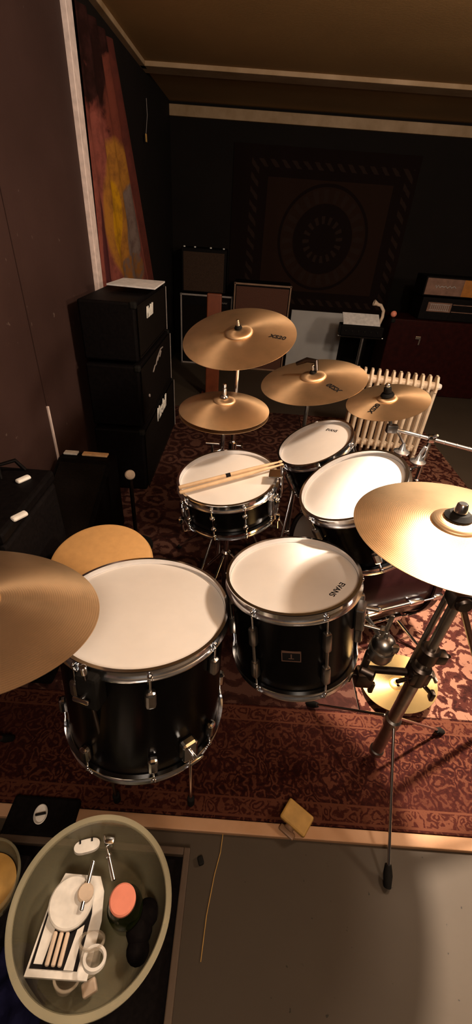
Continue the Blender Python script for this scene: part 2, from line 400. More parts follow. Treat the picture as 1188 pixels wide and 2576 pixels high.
# ------------------------------------------------------------------ drums
def hoop_prof(R, z, up=1):
    # triple flanged hoop, closed cross-section
    P = [(R+.004, -.016), (R+.016, -.017), (R+.0165, -.0145), (R+.0075, -.0125), (R+.007, .009), (R+.013, .011), (R+.0125, .0135), (R+.004, .0135)]
    return [(r, z+up*h) for r, h in P]
def drum(name, label, c, n, R, H, nl, phase=0, xdir=(1, 0, 0), shell='lacquer', lug='short', group=None, cat='drum', bottom_head=True):
    """c: centre of the batter head, n: its normal, R: head radius inside the hoop, H: depth"""
    n = V(n).normalized(); F = frame(n, xdir)
    t = thing(name, label, cat, V(c)-n*H, F, group)
    Rs = R+.001
    MB().lathe([(Rs-.007, .012), (Rs, .012), (Rs, H-.006), (Rs-.007, H-.006)], seg=96, closed=True).build('shell', shell, t)
    hd = MB().lathe([(0, H), (R-.010, H), (R+.0035, H-.004), (R+.0035, H-.006), (0, H-.003)], seg=96).build('batter_head', 'head', t)
    MB().lathe(hoop_prof(R, H), seg=96, closed=True).build('hoop', 'chrome', t)
    MB().lathe(hoop_prof(R, .010, -1), seg=96, closed=True).build('hoop', 'chrome', t)
    if bottom_head: MB().lathe([(0, .010), (R+.003, .010), (R+.003, .012), (0, .012)], seg=64).build('resonant_head', 'head', t)
    for k in range(nl):
        a = phase+2*PI*k/nl; d = V((math.cos(a), math.sin(a), 0)); s = V((-d.y, d.x, 0)); Q = Matrix((d, s, V((0, 0, 1)))).transposed()
        rr = R+.013
        if lug == 'long':
            m = MB().rbox(d*rr+V((0, 0, H-.085)), (.022, .020, .06), .006, Q).rbox(d*rr+V((0, 0, .085)), (.022, .020, .06), .006, Q)
            m.cyl(d*(rr+.002)+V((0, 0, .1)), d*(rr+.002)+V((0, 0, H-.1)), .005)
            L = m.build('lug', 'dull_chrome', t)
            MB().cyl(d*rr+V((0, 0, H-.06)), d*rr+V((0, 0, H+.006)), .003, seg=10).ball(d*rr+V((0, 0, H-.005)), .0065, 10).build('tension_rod', 'chrome', L)
            MB().cyl(d*rr+V((0, 0, -.002)), d*rr+V((0, 0, .06)), .003, seg=10).ball(d*rr+V((0, 0, .012)), .006, 10).build('tension_rod', 'chrome', L)
        elif lug == 'snare':
            m = MB()
            for zz in (H-.045, .045): m.ball(d*(R+.008)+V((0, 0, zz)), .011, 12)
            m.cyl(d*(R+.006)+V((0, 0, .045)), d*(R+.006)+V((0, 0, H-.045)), .004, seg=8)
            L = m.build('lug', 'chrome', t)
            MB().cyl(d*rr+V((0, 0, H-.05)), d*rr+V((0, 0, H+.004)), .003, seg=10).ball(d*rr+V((0, 0, H-.006)), .006, 10).build('tension_rod', 'chrome', L)
            MB().cyl(d*rr+V((0, 0, -.003)), d*rr+V((0, 0, .05)), .003, seg=10).ball(d*rr+V((0, 0, .014)), .006, 10).build('tension_rod', 'chrome', L)
        else:
            for zz, tip, sg in ((H-.075, H-.004, 1), (.075, .012, -1)):
                L = MB().rbox(d*rr+V((0, 0, zz)), (.024, .026, .05), .008, Q).build('lug', 'chrome' if sg < 0 else 'dull_chrome', t)
                MB().cyl(d*rr+V((0, 0, zz)), d*rr+V((0, 0, tip+sg*.008)), .0032, seg=10).ball(d*rr+V((0, 0, tip)), .007, 10).build('tension_rod', 'chrome', L)
    return t, hd, F
def head_text(hd, t, F, H, px0, px1, c, n, body, size, mat='ink', sx=1):
    p0, p1 = atP(*px0, c, n), atP(*px1, c, n); Fi = F.transposed()
    a, b = Fi @ (p0-t.location), Fi @ (p1-t.location)
    mid = (a+b)/2; mid.z = H+.0006
    d = b-a; d.z = 0
    return text('logo', body, size, mid, d, (0, 0, 1), mat, hd, offset=size*.012, depth=.0003, sx=sx)

# floor tom, front left
FT_c, FT_n, FT_H = V((-.233, .750, .622)), V((0, .169, 1)), .39
ft, ft_head, ft_F = drum('floor_tom', 'large black floor tom standing nearest the camera, blank white head, chrome lugs', FT_c, FT_n, .2205, FT_H, 8, phase=-PI/2+.30)
def tom_leg(t, F, H, R, ang, foot_z, top, zb=.085, mat='chrome'):
    d = V((math.cos(ang), math.sin(ang), 0)); s = V((-d.y, d.x, 0)); Q = Matrix((d, s, V((0, 0, 1)))).transposed()
    b = MB().rbox(d*(R+.016)+V((0, 0, zb)), (.032, .045, .065) if zb < .2 else (.044, .056, .10), .009, Q).build('leg_bracket', mat if zb < .2 else 'rubber', t)
    m = MB()
    m.cyl(d*(R+.02)+V((0, 0, zb)), d*(R+.055)+V((0, 0, zb)), .006).rbox(d*(R+.055)+V((0, 0, zb)), (.008, .040, .012), .003, Q)
    m.build('wing_bolt', 'chrome', b)
    Fi = F.transposed(); down = Fi @ V((0, 0, -1))            # the leg runs straight down in the room
    p = d*(R+.026)+V((0, 0, zb)); pw = F @ p + t.location; L = (pw.z-foot_z-.022)
    g = MB().cyl(p-down*top, p+down*L, .005).build('leg', 'chrome' if zb < .2 else 'dark_metal', t)
    if top > .05: MB().cyl(p-down*(top-.02), p-down*(top+.004), .008).build('leg_cap', 'chrome', g)
    MB().cyl(p+down*(L-.02), p+down*(L+.022), .011).build('rubber_foot', 'rubber', g)
tom_leg(ft, ft_F, FT_H, .2205, -.86, ZR, .02)
tom_leg(ft, ft_F, FT_H, .2205, 4.44, ZR, .085, zb=.345)
tom_leg(ft, ft_F, FT_H, .2205, 1.25, ZR, .02)

# tom hung at the front centre
MT_c, MT_n, MT_H = V((.172, .848, .696)), V((-.143, .148, 1)), .285
mt, mt_head, mt_F = drum('hanging_tom', 'deep black tom with rectangular badge hung by a clamp beside the floor tom', MT_c, MT_n, .174, MT_H, 6, phase=-PI/2-.67, lug='long')
head_text(mt_head, mt, mt_F, MT_H, (864, 1466), (832, 1500), MT_c, MT_n, 'EVANS', .022)
a = -PI/2-.12; d = V((math.cos(a), math.sin(a), 0)); s = V((-d.y, d.x, 0)); Q = Matrix((d, s, V((0, 0, 1)))).transposed()
bp = d*.1765+V((0, 0, .155))
bd = MB().rbox(bp, (.004, .046, .030), .001, Q).build('badge', 'ink', mt)
m = MB()
for dy, dz, sy, sz in ((0, .015, .048, .002), (0, -.015, .048, .002), (.024, 0, .002, .032), (-.024, 0, .002, .032)): m.box(bp+s*dy+V((0, 0, dz)), (.0055, sy, sz), Q)
m.box(bp+V((0, 0, .002)), (.005, .003, .014), Q).box(bp+V((0, 0, -.006)), (.005, .014, .002), Q)
m.build('badge_border', 'gold_panel', bd)
# mounting bracket on its right side
a = -.35; d = V((math.cos(a), math.sin(a), 0)); s = V((-d.y, d.x, 0)); Q = Matrix((d, s, V((0, 0, 1)))).transposed()
br = MB().rbox(d*.188+V((0, 0, .185)), (.028, .05, .075), .006, Q).build('mount_bracket', 'dull_chrome', mt)
MB().cyl(d*.2+s*.03+V((0, 0, .19)), d*.235+s*.03+V((0, 0, .19)), .007).cyl(d*.2-s*.012+V((0, 0, .165)), d*.25-s*.012+V((0, 0, .160)), .005).rbox(d*.25-s*.012+V((0, 0, .160)), (.014, .022, .016), .003, Q).build('wing_bolt', 'dull_chrome', br)

# snare
SN_c, SN_n, SN_H = V((-.041, 1.32, .709)), V((-.127, -.063, 1)), .14
sn, sn_head, sn_F = drum('snare_drum', 'shallow black snare drum with two drumsticks lying across its white head', SN_c, SN_n, .174, SN_H, 10, phase=-PI/2-.25, lug='snare')
a = -.55; d = V((math.cos(a), math.sin(a), 0)); s = V((-d.y, d.x, 0)); Q = Matrix((d, s, V((0, 0, 1)))).transposed()
st = MB().rbox(d*.192+V((0, 0, .085)), (.026, .034, .075), .005, Q).build('strainer', 'chrome', sn)
MB().rbox(d*.207+V((0, 0, .105)), (.008, .026, .055), .003, Q).ball(d*.215+V((0, 0, .118)), .009, 12).build('lever', 'chrome', st)
MB().cyl(d*.2-s*.004+V((0, 0, .03)), d*.2-s*.004+V((0, 0, .055)), .008).build('adjuster_knob', 'chrome', st)
a = -.12; d = V((math.cos(a), math.sin(a), 0)); s = V((-d.y, d.x, 0)); Q = Matrix((d, s, V((0, 0, 1)))).transposed()
cl = MB().rbox(d*.178+V((0, 0, .168)), (.045, .050, .006), .002, Q).rbox(d*.202+V((0, 0, .135)), (.008, .05, .075), .003, Q).build('rim_clip', 'chrome', sn)
MB().cyl(d*.199-s*.02+V((0, 0, .08)), d*.199-s*.02+V((0, 0, .12)), .005).cyl(d*.202+s*.018+V((0, 0, .165)), d*.202+s*.018+V((0, 0, .19)), .0075).build('clip_screw', 'chrome', cl)

# rack toms
T12_c, T12_n, T12_H = V((.307, 1.575, .752)), V((-.508, -.065, 1)), .175
t12, t12_head, t12_F = drum('rack_tom', 'smaller black rack tom tilted to the left, below the middle crash cymbal', T12_c, T12_n, .149, T12_H, 6, phase=.5)
head_text(t12_head, t12, t12_F, T12_H, (817, 1080), (853, 1086), T12_c, T12_n, 'EVANS', .020)
T13_c, T13_n, T13_H = V((.368, 1.152, .816)), V((-.554, -.042, 1)), .235
t13, t13_head, t13_F = drum('rack_tom', 'larger black rack tom with brightly lit head partly covered by the big right cymbal', T13_c, T13_n, .163, T13_H, 6, phase=-PI/2)

# bass drum lying on its side, batter head to the left
BD_yaw = math.radians(21); ax = V((math.cos(BD_yaw), math.sin(BD_yaw), 0)); BD_c = V((.56, 1.385, .288)); BD_H = .40
Fb = Matrix((V((0, 0, 1)), ax.cross(V((0, 0, 1))), ax)).transposed()
bd = thing('bass_drum', 'dark maroon bass drum lying on its side under the rack toms', 'drum', BD_c-ax*BD_H/2, Fb)
Rb = .248
MB().lathe([(Rb-.008, .0), (Rb, .0), (Rb, BD_H), (Rb-.008, BD_H)], seg=96, closed=True).build('shell', 'maroon', bd)
MB().lathe([(0, -.003), (Rb+.004, -.003), (Rb+.004, .004), (0, .0)], seg=96).build('batter_head', 'head', bd)
MB().lathe([(0, BD_H+.003), (Rb+.004, BD_H+.003), (Rb+.004, BD_H-.004), (0, BD_H)], seg=96).build('resonant_head', 'ink', bd)
for z0 in (-.022, BD_H-.016): MB().lathe([(Rb+.006, z0), (Rb+.016, z0), (Rb+.016, z0+.038), (Rb+.006, z0+.038)], seg=96, closed=True).build('hoop', 'maroon', bd)
for k in range(8):
    a = -PI/2+2*PI*k/8; d = V((math.cos(a), math.sin(a), 0)); s = V((-d.y, d.x, 0)); Q = Matrix((d, s, V((0, 0, 1)))).transposed()
    L = MB().rbox(d*(Rb+.014)+V((0, 0, .10)), (.026, .022, .07), .007, Q).rbox(d*(Rb+.014)+V((0, 0, BD_H-.10)), (.026, .022, .07), .007, Q).cyl(d*(Rb+.016)+V((0, 0, .12)), d*(Rb+.016)+V((0, 0, BD_H-.12)), .007).build('lug', 'chrome', bd)
    MB().cyl(d*(Rb+.02)+V((0, 0, -.03)), d*(Rb+.02)+V((0, 0, .08)), .004).rbox(d*(Rb+.017)+V((0, 0, -.006)), (.016, .022, .045), .004, Q).build('claw_hook', 'chrome', L)
    MB().cyl(d*(Rb+.02)+V((0, 0, BD_H-.08)), d*(Rb+.02)+V((0, 0, BD_H+.03)), .004).rbox(d*(Rb+.017)+V((0, 0, BD_H+.006)), (.016, .022, .045), .004, Q).build('claw_hook', 'chrome', L)
for sg in (-1, 1):                                            # spurs
    a = PI+sg*.95; d = V((math.cos(a), math.sin(a), 0))
    p = d*(Rb+.012)+V((0, 0, BD_H*.72)); q = V((-BD_c.z+ZR+.012, d.y*(Rb+.15), BD_H*.95))
    S = MB().cyl(p, q, .008).rbox(p, (.04, .03, .05), .006).build('spur', 'chrome', bd)
    MB().ball(q, .012, 12).build('rubber_foot', 'rubber', S)
# tom holder on top of the bass drum
hp = V((Rb, 0, BD_H*.30)); hw = Fb @ hp + bd.location
th = thing('tom_holder', 'chrome twin tom holder on the bass drum between the two rack toms', 'bracket', hw+V((0, 0, .004)))
MB().rbox((0, 0, .008), (.07, .07, .016), .004).build('base_plate', 'chrome', th)
MB().cyl((0, 0, .012), (0, 0, .19), .013).build('post', 'chrome', th)
for c_, n_, H_, sg, R_ in ((T12_c, T12_n.normalized(), T12_H, 1, .149), (T13_c, T13_n.normalized(), T13_H, -1, .163)):
    tgt = c_-n_*(H_*.55); o = V((0, 0, .18)); dd = tgt-(hw+V((0, 0, .004)))-o; L = dd.length; e = o+dd*(1-(R_+.004)/L)
    A = MB().tube([o, o+dd*.3+V((0, 0, -.0)), e], .008).ball(o+dd*.12, .02, 14).build('arm', 'chrome', th)
    MB().rbox(e, (.03, .05, .06), .006).build('tom_plate', 'dull_chrome', th)

# ------------------------------------------------------------------ cymbals
def cymbal(name, label, c, n, R, mat='bronze', bell=.25, bow=.075, mark=None, xdir=(1, 0, 0), group=None, flip=False):
    n = V(n).normalized(); F = frame(n, xdir)
    t = thing(name, label, 'cymbal', c, F, group)
    if flip: F = F
    rb = R*bell; hb = R*bow
    up = []
    for k in range(9):
        u = k/8; r = R+(rb-R)*u; up.append((r, hb*(1-max(0, (r-rb)/(R-rb))**1.6)))
    hbell = R*.072
    for k in range(1, 8):
        u = k/8*PI/2; up.append((max(.006, rb*math.cos(u)**.8), hb+hbell*math.sin(u)))
    up.append((.006, hb+hbell))
    sg = -1 if flip else 1
    prof = [(r, sg*z) for r, z in up]+[(r, sg*(z-.0016)) for r, z in reversed(up)]
    B = MB().lathe(prof, seg=128, closed=True).build('plate', mat, t)
    top = V((0, 0, hb+hbell))
    if mark:
        body, px0, px1, size, sx = mark; Fi = F.transposed()
        a, b = Fi @ (atP(*px0, c, n)-V(c)), Fi @ (atP(*px1, c, n)-V(c))
        mid = (a+b)/2; r = math.hypot(mid.x, mid.y); slope = hb*1.6*((r-rb)/(R-rb))**.6/(R-rb)
        nn = V((mid.x/r*slope, mid.y/r*slope, 1))
        mid.z = hb*(1-((r-rb)/(R-rb))**1.6)+.0012
        dd = b-a; dd.z = 0
        text('logo', body, size, mid, dd, nn, 'ink', B, offset=size*.02, depth=.0004, shear=.2, sx=sx)
    return t, F, V(c)+n*(hb+hbell), n
ONE = []
cyR = cymbal('crash_cymbal', 'brightly lit bronze crash cymbal at the right edge, nearest the lamp', V((.510, .783, .940)), (-.05, .047, 1), .2286)
cyL = cymbal('ride_cymbal', 'large dull bronze ride cymbal cut by the left edge, over the floor tom', V((-.519, .528, .841)), (.124, .292, 1), .254)
cyF = cymbal('crash_cymbal', 'bronze crash cymbal highest of all, in front of the back-left amplifiers', V((-.040, 1.753, 1.110)), (-.156, -.310, 1), .2286,
             mark=('XS20', (680, 853), (716, 856), .030, 1.0))
cyM = cymbal('crash_cymbal', 'bronze crash cymbal in the middle, overlapping the left end of the radiator', V((.293, 1.813, .940)), (-.198, -.106, 1), .2286,
             mark=('XS20', (862, 992), (822, 974), .034, 1.0))
cyS = cymbal('splash_cymbal', 'small bronze cymbal with black sleeve in front of the cream radiator', V((.634, 1.810, .873)), (-.259, -.075, 1), .178,
             mark=('XS20', (927, 1046), (956, 1022), .034, 1.0))
hhT = cymbal('hi_hat_cymbal', 'upper hi-hat cymbal, conical bronze with chrome clutch, left of the snare top', V((-.077, 1.564, .878)), (-.022, -.056, 1), .178, bow=.20)
hhB = cymbal('hi_hat_cymbal', 'lower hi-hat cymbal turned upward beneath the upper one', V((-.077, 1.564, .862)), (-.022, -.056, 1), .178, bow=.13, flip=True)
gold = cymbal('splash_cymbal', 'shiny yellow cymbal lying on the rug under the right stand clamps', V((.686, .963, .054)), (-.231, .14, 1), .14, mat='brass', flip=True)

# ------------------------------------------------------------------ stands
def wing(mb, p, n, s=1.0):
    n = V(n).normalized(); x = n.orthogonal().normalized(); R = frame(n, x)
    mb.cyl(p, V(p)+n*.016*s, .008*s)
    for sg in (-1, 1): mb.rbox(V(p)+R @ V((sg*.014*s, 0, .016*s)), (.018*s, .005*s, .012*s), .002*s, R @ Matrix.Rotation(-sg*.6, 3, 'Y'))
    return mb
def stand(label, base, cy, feet, hub=.36, lowtop=.60, foot_z=ZR, dark=False, name='cymbal_stand', boom=None, r=.012, sleeve=.010, nut='chrome', rod_extra=.03, leg_r=.0065, brace=True):
    bx, by = base; top, n = cy[2], cy[3]
    met = 'dull_chrome' if dark else 'chrome'
    t = thing(name, label, 'stand', (bx, by, foot_z))
    o = V((bx, by, foot_z)); P = lambda p: V(p)-o
    n0 = cy[2]-n*.07 if boom is None else None
    tilt = V((bx, by, (top-n*.085).z)) if boom is None else boom
    MB().cyl((0, 0, .07), (0, 0, lowtop), r+.003).build('lower_tube', met, t)
    MB().cyl((0, 0, lowtop-.06), P(tilt) if boom is None else (0, 0, P(boom).z), r-.003).build('upper_tube', met, t)
    c = MB().cyl((0, 0, lowtop-.02), (0, 0, lowtop+.022), r+.008)
    c.cyl((r+.005, 0, lowtop), (r+.03, 0, lowtop), .005).rbox((r+.032, 0, lowtop), (.008, .036, .012), .003)
    c.build('height_collar', met, t)
    h = MB().cyl((0, 0, hub-.025), (0, 0, hub+.02), r+.009).build('leg_hub', met, t)
    MB().cyl((0, 0, .055), (0, 0, .085), r+.007).build('brace_hub', met, t)
    for fx, fy in feet:
        f = P((fx, fy, foot_z+.012)); dv = V((f.x, f.y, 0)).normalized()
        p0 = dv*(r+.008)+V((0, 0, hub)); 
        L = MB().cyl(p0, f+V((0, 0, .004)), leg_r, seg=12).build('leg', 'chrome', t)
        e = (f-p0).normalized()
        MB().lathe([(0, -.004), (.009, -.004), (.013, .02), (.010, .05), (0, .052)], f-e*.045, e, 16).build('rubber_foot', 'rubber', L)
        mid = p0.lerp(f, .55)
        if brace: MB().cyl(dv*(r+.006)+V((0, 0, .07)), mid, .004, seg=8).build('brace', met, t)
    # tilter and rod through the cymbal
    ti = MB()
    a = P(tilt); b = P(top-n*.05)
    ti.cyl(a-V((.014, 0, 0)), a+V((.014, 0, 0)), .013).tube([a, a.lerp(b, .5), b], .007)
    ti.cyl(b, P(top+n*rod_extra), .004)
    ti.build('tilter', met, t)
    MB().cyl(P(top-n*.042), P(top-n*.034), .018).build('felt', 'rubber', t)
    MB().cyl(P(top+n*.001), P(top+n*.012), .016*sleeve/.010, .012*sleeve/.010).build('felt', 'rubber', t)
    MB().cyl(P(top+n*.012), P(top+n*.036), .0075*sleeve/.010, .006*sleeve/.010).build('nut', nut, t)
    return t
# right front stand
SX, SY = .532, .690
R_top = V((SX, SY, .815))
sR = stand('dull chrome cymbal stand with clamps, its shiny leg reaching the grey floor', (SX, SY), cyR,
           [(.499, .354), (.813, .800), (.33, .87)], hub=.26, lowtop=.50, foot_z=.0, dark=True, boom=R_top, r=.016, sleeve=.020, leg_r=.0045, brace=False)
so = V((SX, SY, 0))
cp = MB().rbox((0, 0, .512), (.055, .05, .055), .008).cyl((0, 0, .475), (0, 0, .55), .028).cyl((.02, -.015, .48), (.05, -.02, .45), .006).rbox((.052, -.022, .445), (.012, .02, .034), .004)
cp.cyl((-.03, -.01, .495), (-.06, -.02, .495), .006).build('multi_clamp', 'dark_metal', sR)
MB().cyl((0, 0, .57), (0, 0, .625), .026).rbox((.03, -.005, .595), (.03, .03, .035), .006).cyl((.03, 0, .6), (.065, .01, .58), .006).build('upper_clamp', 'dark_metal', sR)
jaw = V((.405, .735, .41))-so; armp = V((0, 0, .512))
MB().cyl(armp, V((jaw.x, jaw.y, .45)), .011).cyl(V((jaw.x-.01, jaw.y, .45)), V((jaw.x+.03, jaw.y-.02, .45)), .020).build('clamp_arm', 'dark_metal', sR)
jw = MB().cyl((jaw.x, jaw.y, .375), (jaw.x, jaw.y, .53), .011).rbox((jaw.x+.004, jaw.y-.01, .425), (.05, .042, .06), .008)
jw.cyl((jaw.x-.035, jaw.y-.01, .40), (jaw.x-.035, jaw.y-.01, .455), .007).cyl((jaw.x-.035, jaw.y-.01, .428), (jaw.x, jaw.y, .428), .005).rbox((jaw.x+.034, jaw.y-.02, .39), (.014, .014, .045), .004)
jw.build('tom_arm_post', 'dark_metal', sR)
bl = V((.434, .735, .565))-so
bj = MB().ball(bl, .034, 24).lathe([(.0, .0), (.030, .0), (.036, .02), (.036, .045), (.030, .045), (0, .03)], bl+V((0, 0, -.055)), (0, 0, 1), 24).cyl(V((jaw.x, jaw.y, .50)), bl, .012)
bj.cyl(bl+V((0, 0, .02)), bl+V((-.006, 0, .055)), .007).rbox(bl+V((-.008, 0, .085)), (.012, .009, .07), .004).rbox(bl+V((.022, -.02, .012)), (.02, .016, .025), .004)
bj.build('ball_joint', 'dull_chrome', sR)
brw = mt_F @ (V((math.cos(-.35), math.sin(-.35), 0))*.205+V((0, 0, .185)))+mt.location-so
MB().tube([bl, bl.lerp(brw, .5)+V((0, 0, .004)), brw], .0065).build('tom_arm', 'dull_chrome', sR)
tt = R_top-so
hb = MB().rbox(tt, (.05, .05, .05), .01).cyl(tt-V((0, .035, 0)), tt+V((0, .04, 0)), .02).cyl(tt, tt+V((.05, .02, .01)), .012)
hb.build('boom_clamp', 'dark_metal', sR)
MB().cyl(V((.545, .745, .80))-so, V((.517, .715, .47))-so, .008).build('support_rod', 'dull_chrome', sR)
ex = atZ(1250, 1515, .80)-so
MB().cyl(tt, tt+V((.32, .10, .03)), .012).build('boom_arm', 'dull_chrome', sR)

pl0, pl1 = atY(1162, 1518, .75)-so, atZ(1240, 1830, ZR+.01)-so
PL = MB().cyl(tt+V((.01, .01, 0)), pl0, .009).cyl(pl0, pl1, .0085).build('prop_leg', 'dark_metal', sR)
MB().ball(pl1, .014, 12, .8).build('rubber_foot', 'rubber', PL)
sL = stand('black and chrome stand carrying the large ride cymbal at the left edge', (-.80, .50), cyL, [(-.70, .66), (-.90, .62), (-.78, .30)], hub=.30, lowtop=.52, boom=V((-.80, .50, .74)), dark=True)
sF = stand('chrome stand under the highest crash cymbal, behind the hi-hat', (-.04, 1.79), cyF, [(.10, 2.06), (-.30, 1.95), (.15, 1.70)], dark=False)
sM = stand('dull metal stand under the middle crash cymbal', (.290, 1.84), cyM, [(.50, 2.05), (.12, 2.10), (.22, 1.60)], lowtop=.58, dark=True)
# bent black tilter lever over the middle crash bell
MB().tube([V((.215, 1.85, .995))-V((.29, 1.84, ZR)), V((.255, 1.83, 1.020))-V((.29, 1.84, ZR)), V((.292, 1.815, 1.020))-V((.29, 1.84, ZR)), V((.297, 1.80, .985))-V((.29, 1.84, ZR))], [.008, .011, .011, .008]).build('tilter_lever', 'dark_metal', sM)
# boom stand of the small cymbal
bA = atY(985, 1078, 1.80); bC = atY(1085, 1103, 1.78); bE = atY(1190, 1132, 1.755)
sS = thing('boom_stand', 'shiny chrome boom stand holding the small cymbal, counter rod pointing right', 'stand', (bC.x, bC.y, ZR))
so = V((bC.x, bC.y, ZR))
MB().cyl((0, 0, .06), (0, 0, .50), .014).build('lower_tube', 'chrome', sS)
MB().cyl((0, 0, .45), bC-so, .010).build('upper_tube', 'chrome', sS)
m = MB().cyl(bA-so, bE-so, .009)
for k in range(5): q = (bA.lerp(bE, .35+.15*k))-so; m.cyl(q-V((.004, 0, 0)), q+V((.004, 0, 0)), .0105)
m.build('boom_arm', 'bright_chrome', sS)
MB().rbox(bC-so, (.034, .034, .034), .006).cyl(bC-so, bC-so+V((.01, -.03, .03)), .007).build('boom_clamp', 'chrome', sS)
topS, nS = cyS[2], cyS[3]
MB().tube([bA-so, (bA-so).lerp(topS-nS*.05-so, .6)+V((0, 0, .005)), topS-nS*.045-so], .008).cyl(topS-nS*.05-so, topS+nS*.045-so, .004).rbox(bA-so+V((-.0, -.005, .002)), (.05, .03, .04), .006).build('tilter', 'dull_chrome', sS)
MB().cyl(topS-so+nS*.001, topS-so+nS*.014, .030, .026).cyl(topS-so+nS*.014, topS-so+nS*.042, .018, .016).build('sleeve', 'rubber', sS)
MB().ball(topS-so+nS*.048, .012, 14).build('top_nut', 'chrome', sS)
def dome(mb, p):
    return mb.lathe([(0, -.014), (.010, -.014), (.012, 0), (.034, .004), (.036, .010), (.018, .018), (.013, .030), (.009, .040), (.006, .05), (0, .052)], p, (0, 0, 1), 28)
d1, d2 = atY(1009, 1140, 1.72)-so, atY(1050, 1165, 1.70)-so
m = dome(MB(), d1); m.cyl(d1+V((0, 0, .045)), bA-so+V((.03, -.01, -.01)), .005); m.build('bell_knob', 'bright_chrome', sS)
m = dome(MB(), d2); m.cyl(d2+V((0, 0, .045)), d2+V((.012, 0, .085)), .009).cyl(d2, V((0, 0, d2.z)), .006); m.build('bell_knob', 'bright_chrome', sS)
d3 = atY(1028, 1182, 1.72)-so
MB().ball(d3, .018, 16).cyl(d3, V((0, 0, d3.z)), .006).build('clamp_knob', 'chrome', sS)
MB().cyl((0, 0, .28), (0, 0, .33), .021).build('leg_hub', 'chrome', sS)
for a in (.3, 2.4, 4.5):
    f = V((.27*math.cos(a), .27*math.sin(a), .012)); L = MB().cyl(V((.02*math.cos(a), .02*math.sin(a), .305)), f, .0065).build('leg', 'chrome', sS); MB().ball(f, .014, 12, .8).build('rubber_foot', 'rubber', L)

# hi-hat stand
hx, hy = -.077, 1.58
hs = thing('hi_hat_stand', 'chrome hi-hat stand with pull rod and T-shaped bolt behind the snare', 'stand', (hx, hy, ZR))
ho = V((hx, hy, ZR)); tp, hn = hhT[2], hhT[3]
MB().cyl((0, 0, .05), (0, 0, .62), .013).build('lower_tube', 'chrome', hs)
MB().cyl((0, 0, .58), V((0, 0, .80)), .0095).build('upper_tube', 'chrome', hs)
MB().cyl((0, 0, .79), (0, 0, .812), .024, .020).build('cymbal_seat', 'chrome', hs)
MB().cyl((0, 0, .4), tp+hn*.055-ho, .0032).build('pull_rod', 'chrome', hs)
MB().cyl(tp+hn*.001-ho, tp+hn*.010-ho, .017, .015).cyl(tp+hn*.010-ho, tp+hn*.038-ho, .0085).cyl(tp+hn*.040-ho, tp+hn*.055-ho, .007).build('clutch', 'chrome', hs)
MB().rbox((.22, -.03, .022), (.26, .085, .012), .005, Matrix.Rotation(-.12, 3, 'Y')).build('pedal', 'dull_chrome', hs)
for a in (.9, 2.6, 4.3):
    f = V((.25*math.cos(a), .25*math.sin(a), .012)); L = MB().cyl(V((.02*math.cos(a), .02*math.sin(a), .30)), f, .0065).build('leg', 'chrome', hs); MB().ball(f, .013, 12, .8).build('rubber_foot', 'rubber', L)
MB().cyl((0, 0, .28), (0, 0, .32), .021).build('leg_hub', 'chrome', hs)
tb = atY(534, 1140, 1.545)-ho
MB().cyl(tb, tb+V((0, 0, .045)), .006).cyl(tb+V((-.028, 0, .045)), tb+V((.028, 0, .045)), .006).cyl(tb+V((0, 0, .004)), V((0, 0, tb.z+.004)), .005).build('t_bolt', 'chrome', hs)

# snare stand
ss = thing('snare_stand', 'chrome snare stand with basket arms holding the snare drum', 'stand', (-.03, 1.325, ZR)); sso = V((-.03, 1.325, ZR))
sb = SN_c-SN_n.normalized()*(SN_H+.02)-sso
MB().cyl((0, 0, .04), (0, 0, sb.z-.05), .012).build('tube', 'chrome', ss)
MB().cyl((0, 0, .30), (0, 0, .34), .02).build('leg_hub', 'chrome', ss)
FS = sn_F
for a in (-.5, 1.6, 3.7):
    d = FS @ V((math.cos(a), math.sin(a), 0)); e = sb+d*.205
    MB().tube([V((0, 0, sb.z-.06)), sb+d*.10-V((0, 0, .02)), sb+d*.19-V((0, 0, .004)), e, e+FS @ V((0, 0, .05))], .006).rbox(e+FS @ V((0, 0, .05)), (.02, .02, .03), .005).build('basket_arm', 'chrome', ss)
for a in (.1, 2.2, 4.2):
    f = V((.23*math.cos(a), .23*math.sin(a), .012)); L = MB().cyl(V((.02*math.cos(a), .02*math.sin(a), .32)), f, .006).build('leg', 'chrome', ss); MB().ball(f, .013, 12, .8).build('rubber_foot', 'rubber', L)

# ------------------------------------------------------------------ drumsticks on the snare
nS_ = SN_n.normalized()
def stick(label, px0, px1, lift, logo=False):
    c0 = SN_c+nS_*lift
    a, b = atP(*px0, c0, nS_), atP(*px1, c0, nS_)
    dv = (b-a).normalized(); L = .405; mid = (a+b)/2; a = mid-dv*L/2
    R = frame(dv, nS_)
    t = thing('drumstick', label, 'drumstick', a, R, 'pair of drumsticks on the snare drum')
    MB().lathe([(0, 0), (.005, .001), (.0072, .006), (.0072, .29), (.0052, .36), (.0032, .388)], (0, 0, 0), (0, 0, 1), 20).build('shaft', 'stick', t)
    MB().lathe([(.0032, .386), (.0052, .393), (.0055, .399), (.0035, .404), (0, .405)], (0, 0, 0), (0, 0, 1), 16).build('tip', 'stick', t)
    if logo: MB().lathe([(.0074, .178), (.0074, .196)], (0, 0, 0), (0, 0, 1), 20).build('printed_band', 'ink', t)
stick('wooden drumstick on the snare with dark printed band, the farther one of the pair', (461, 1224), (700, 1163), .020, True)
stick('wooden drumstick on the snare without printed band, the nearer one of the pair', (464, 1236), (702, 1171), .020)

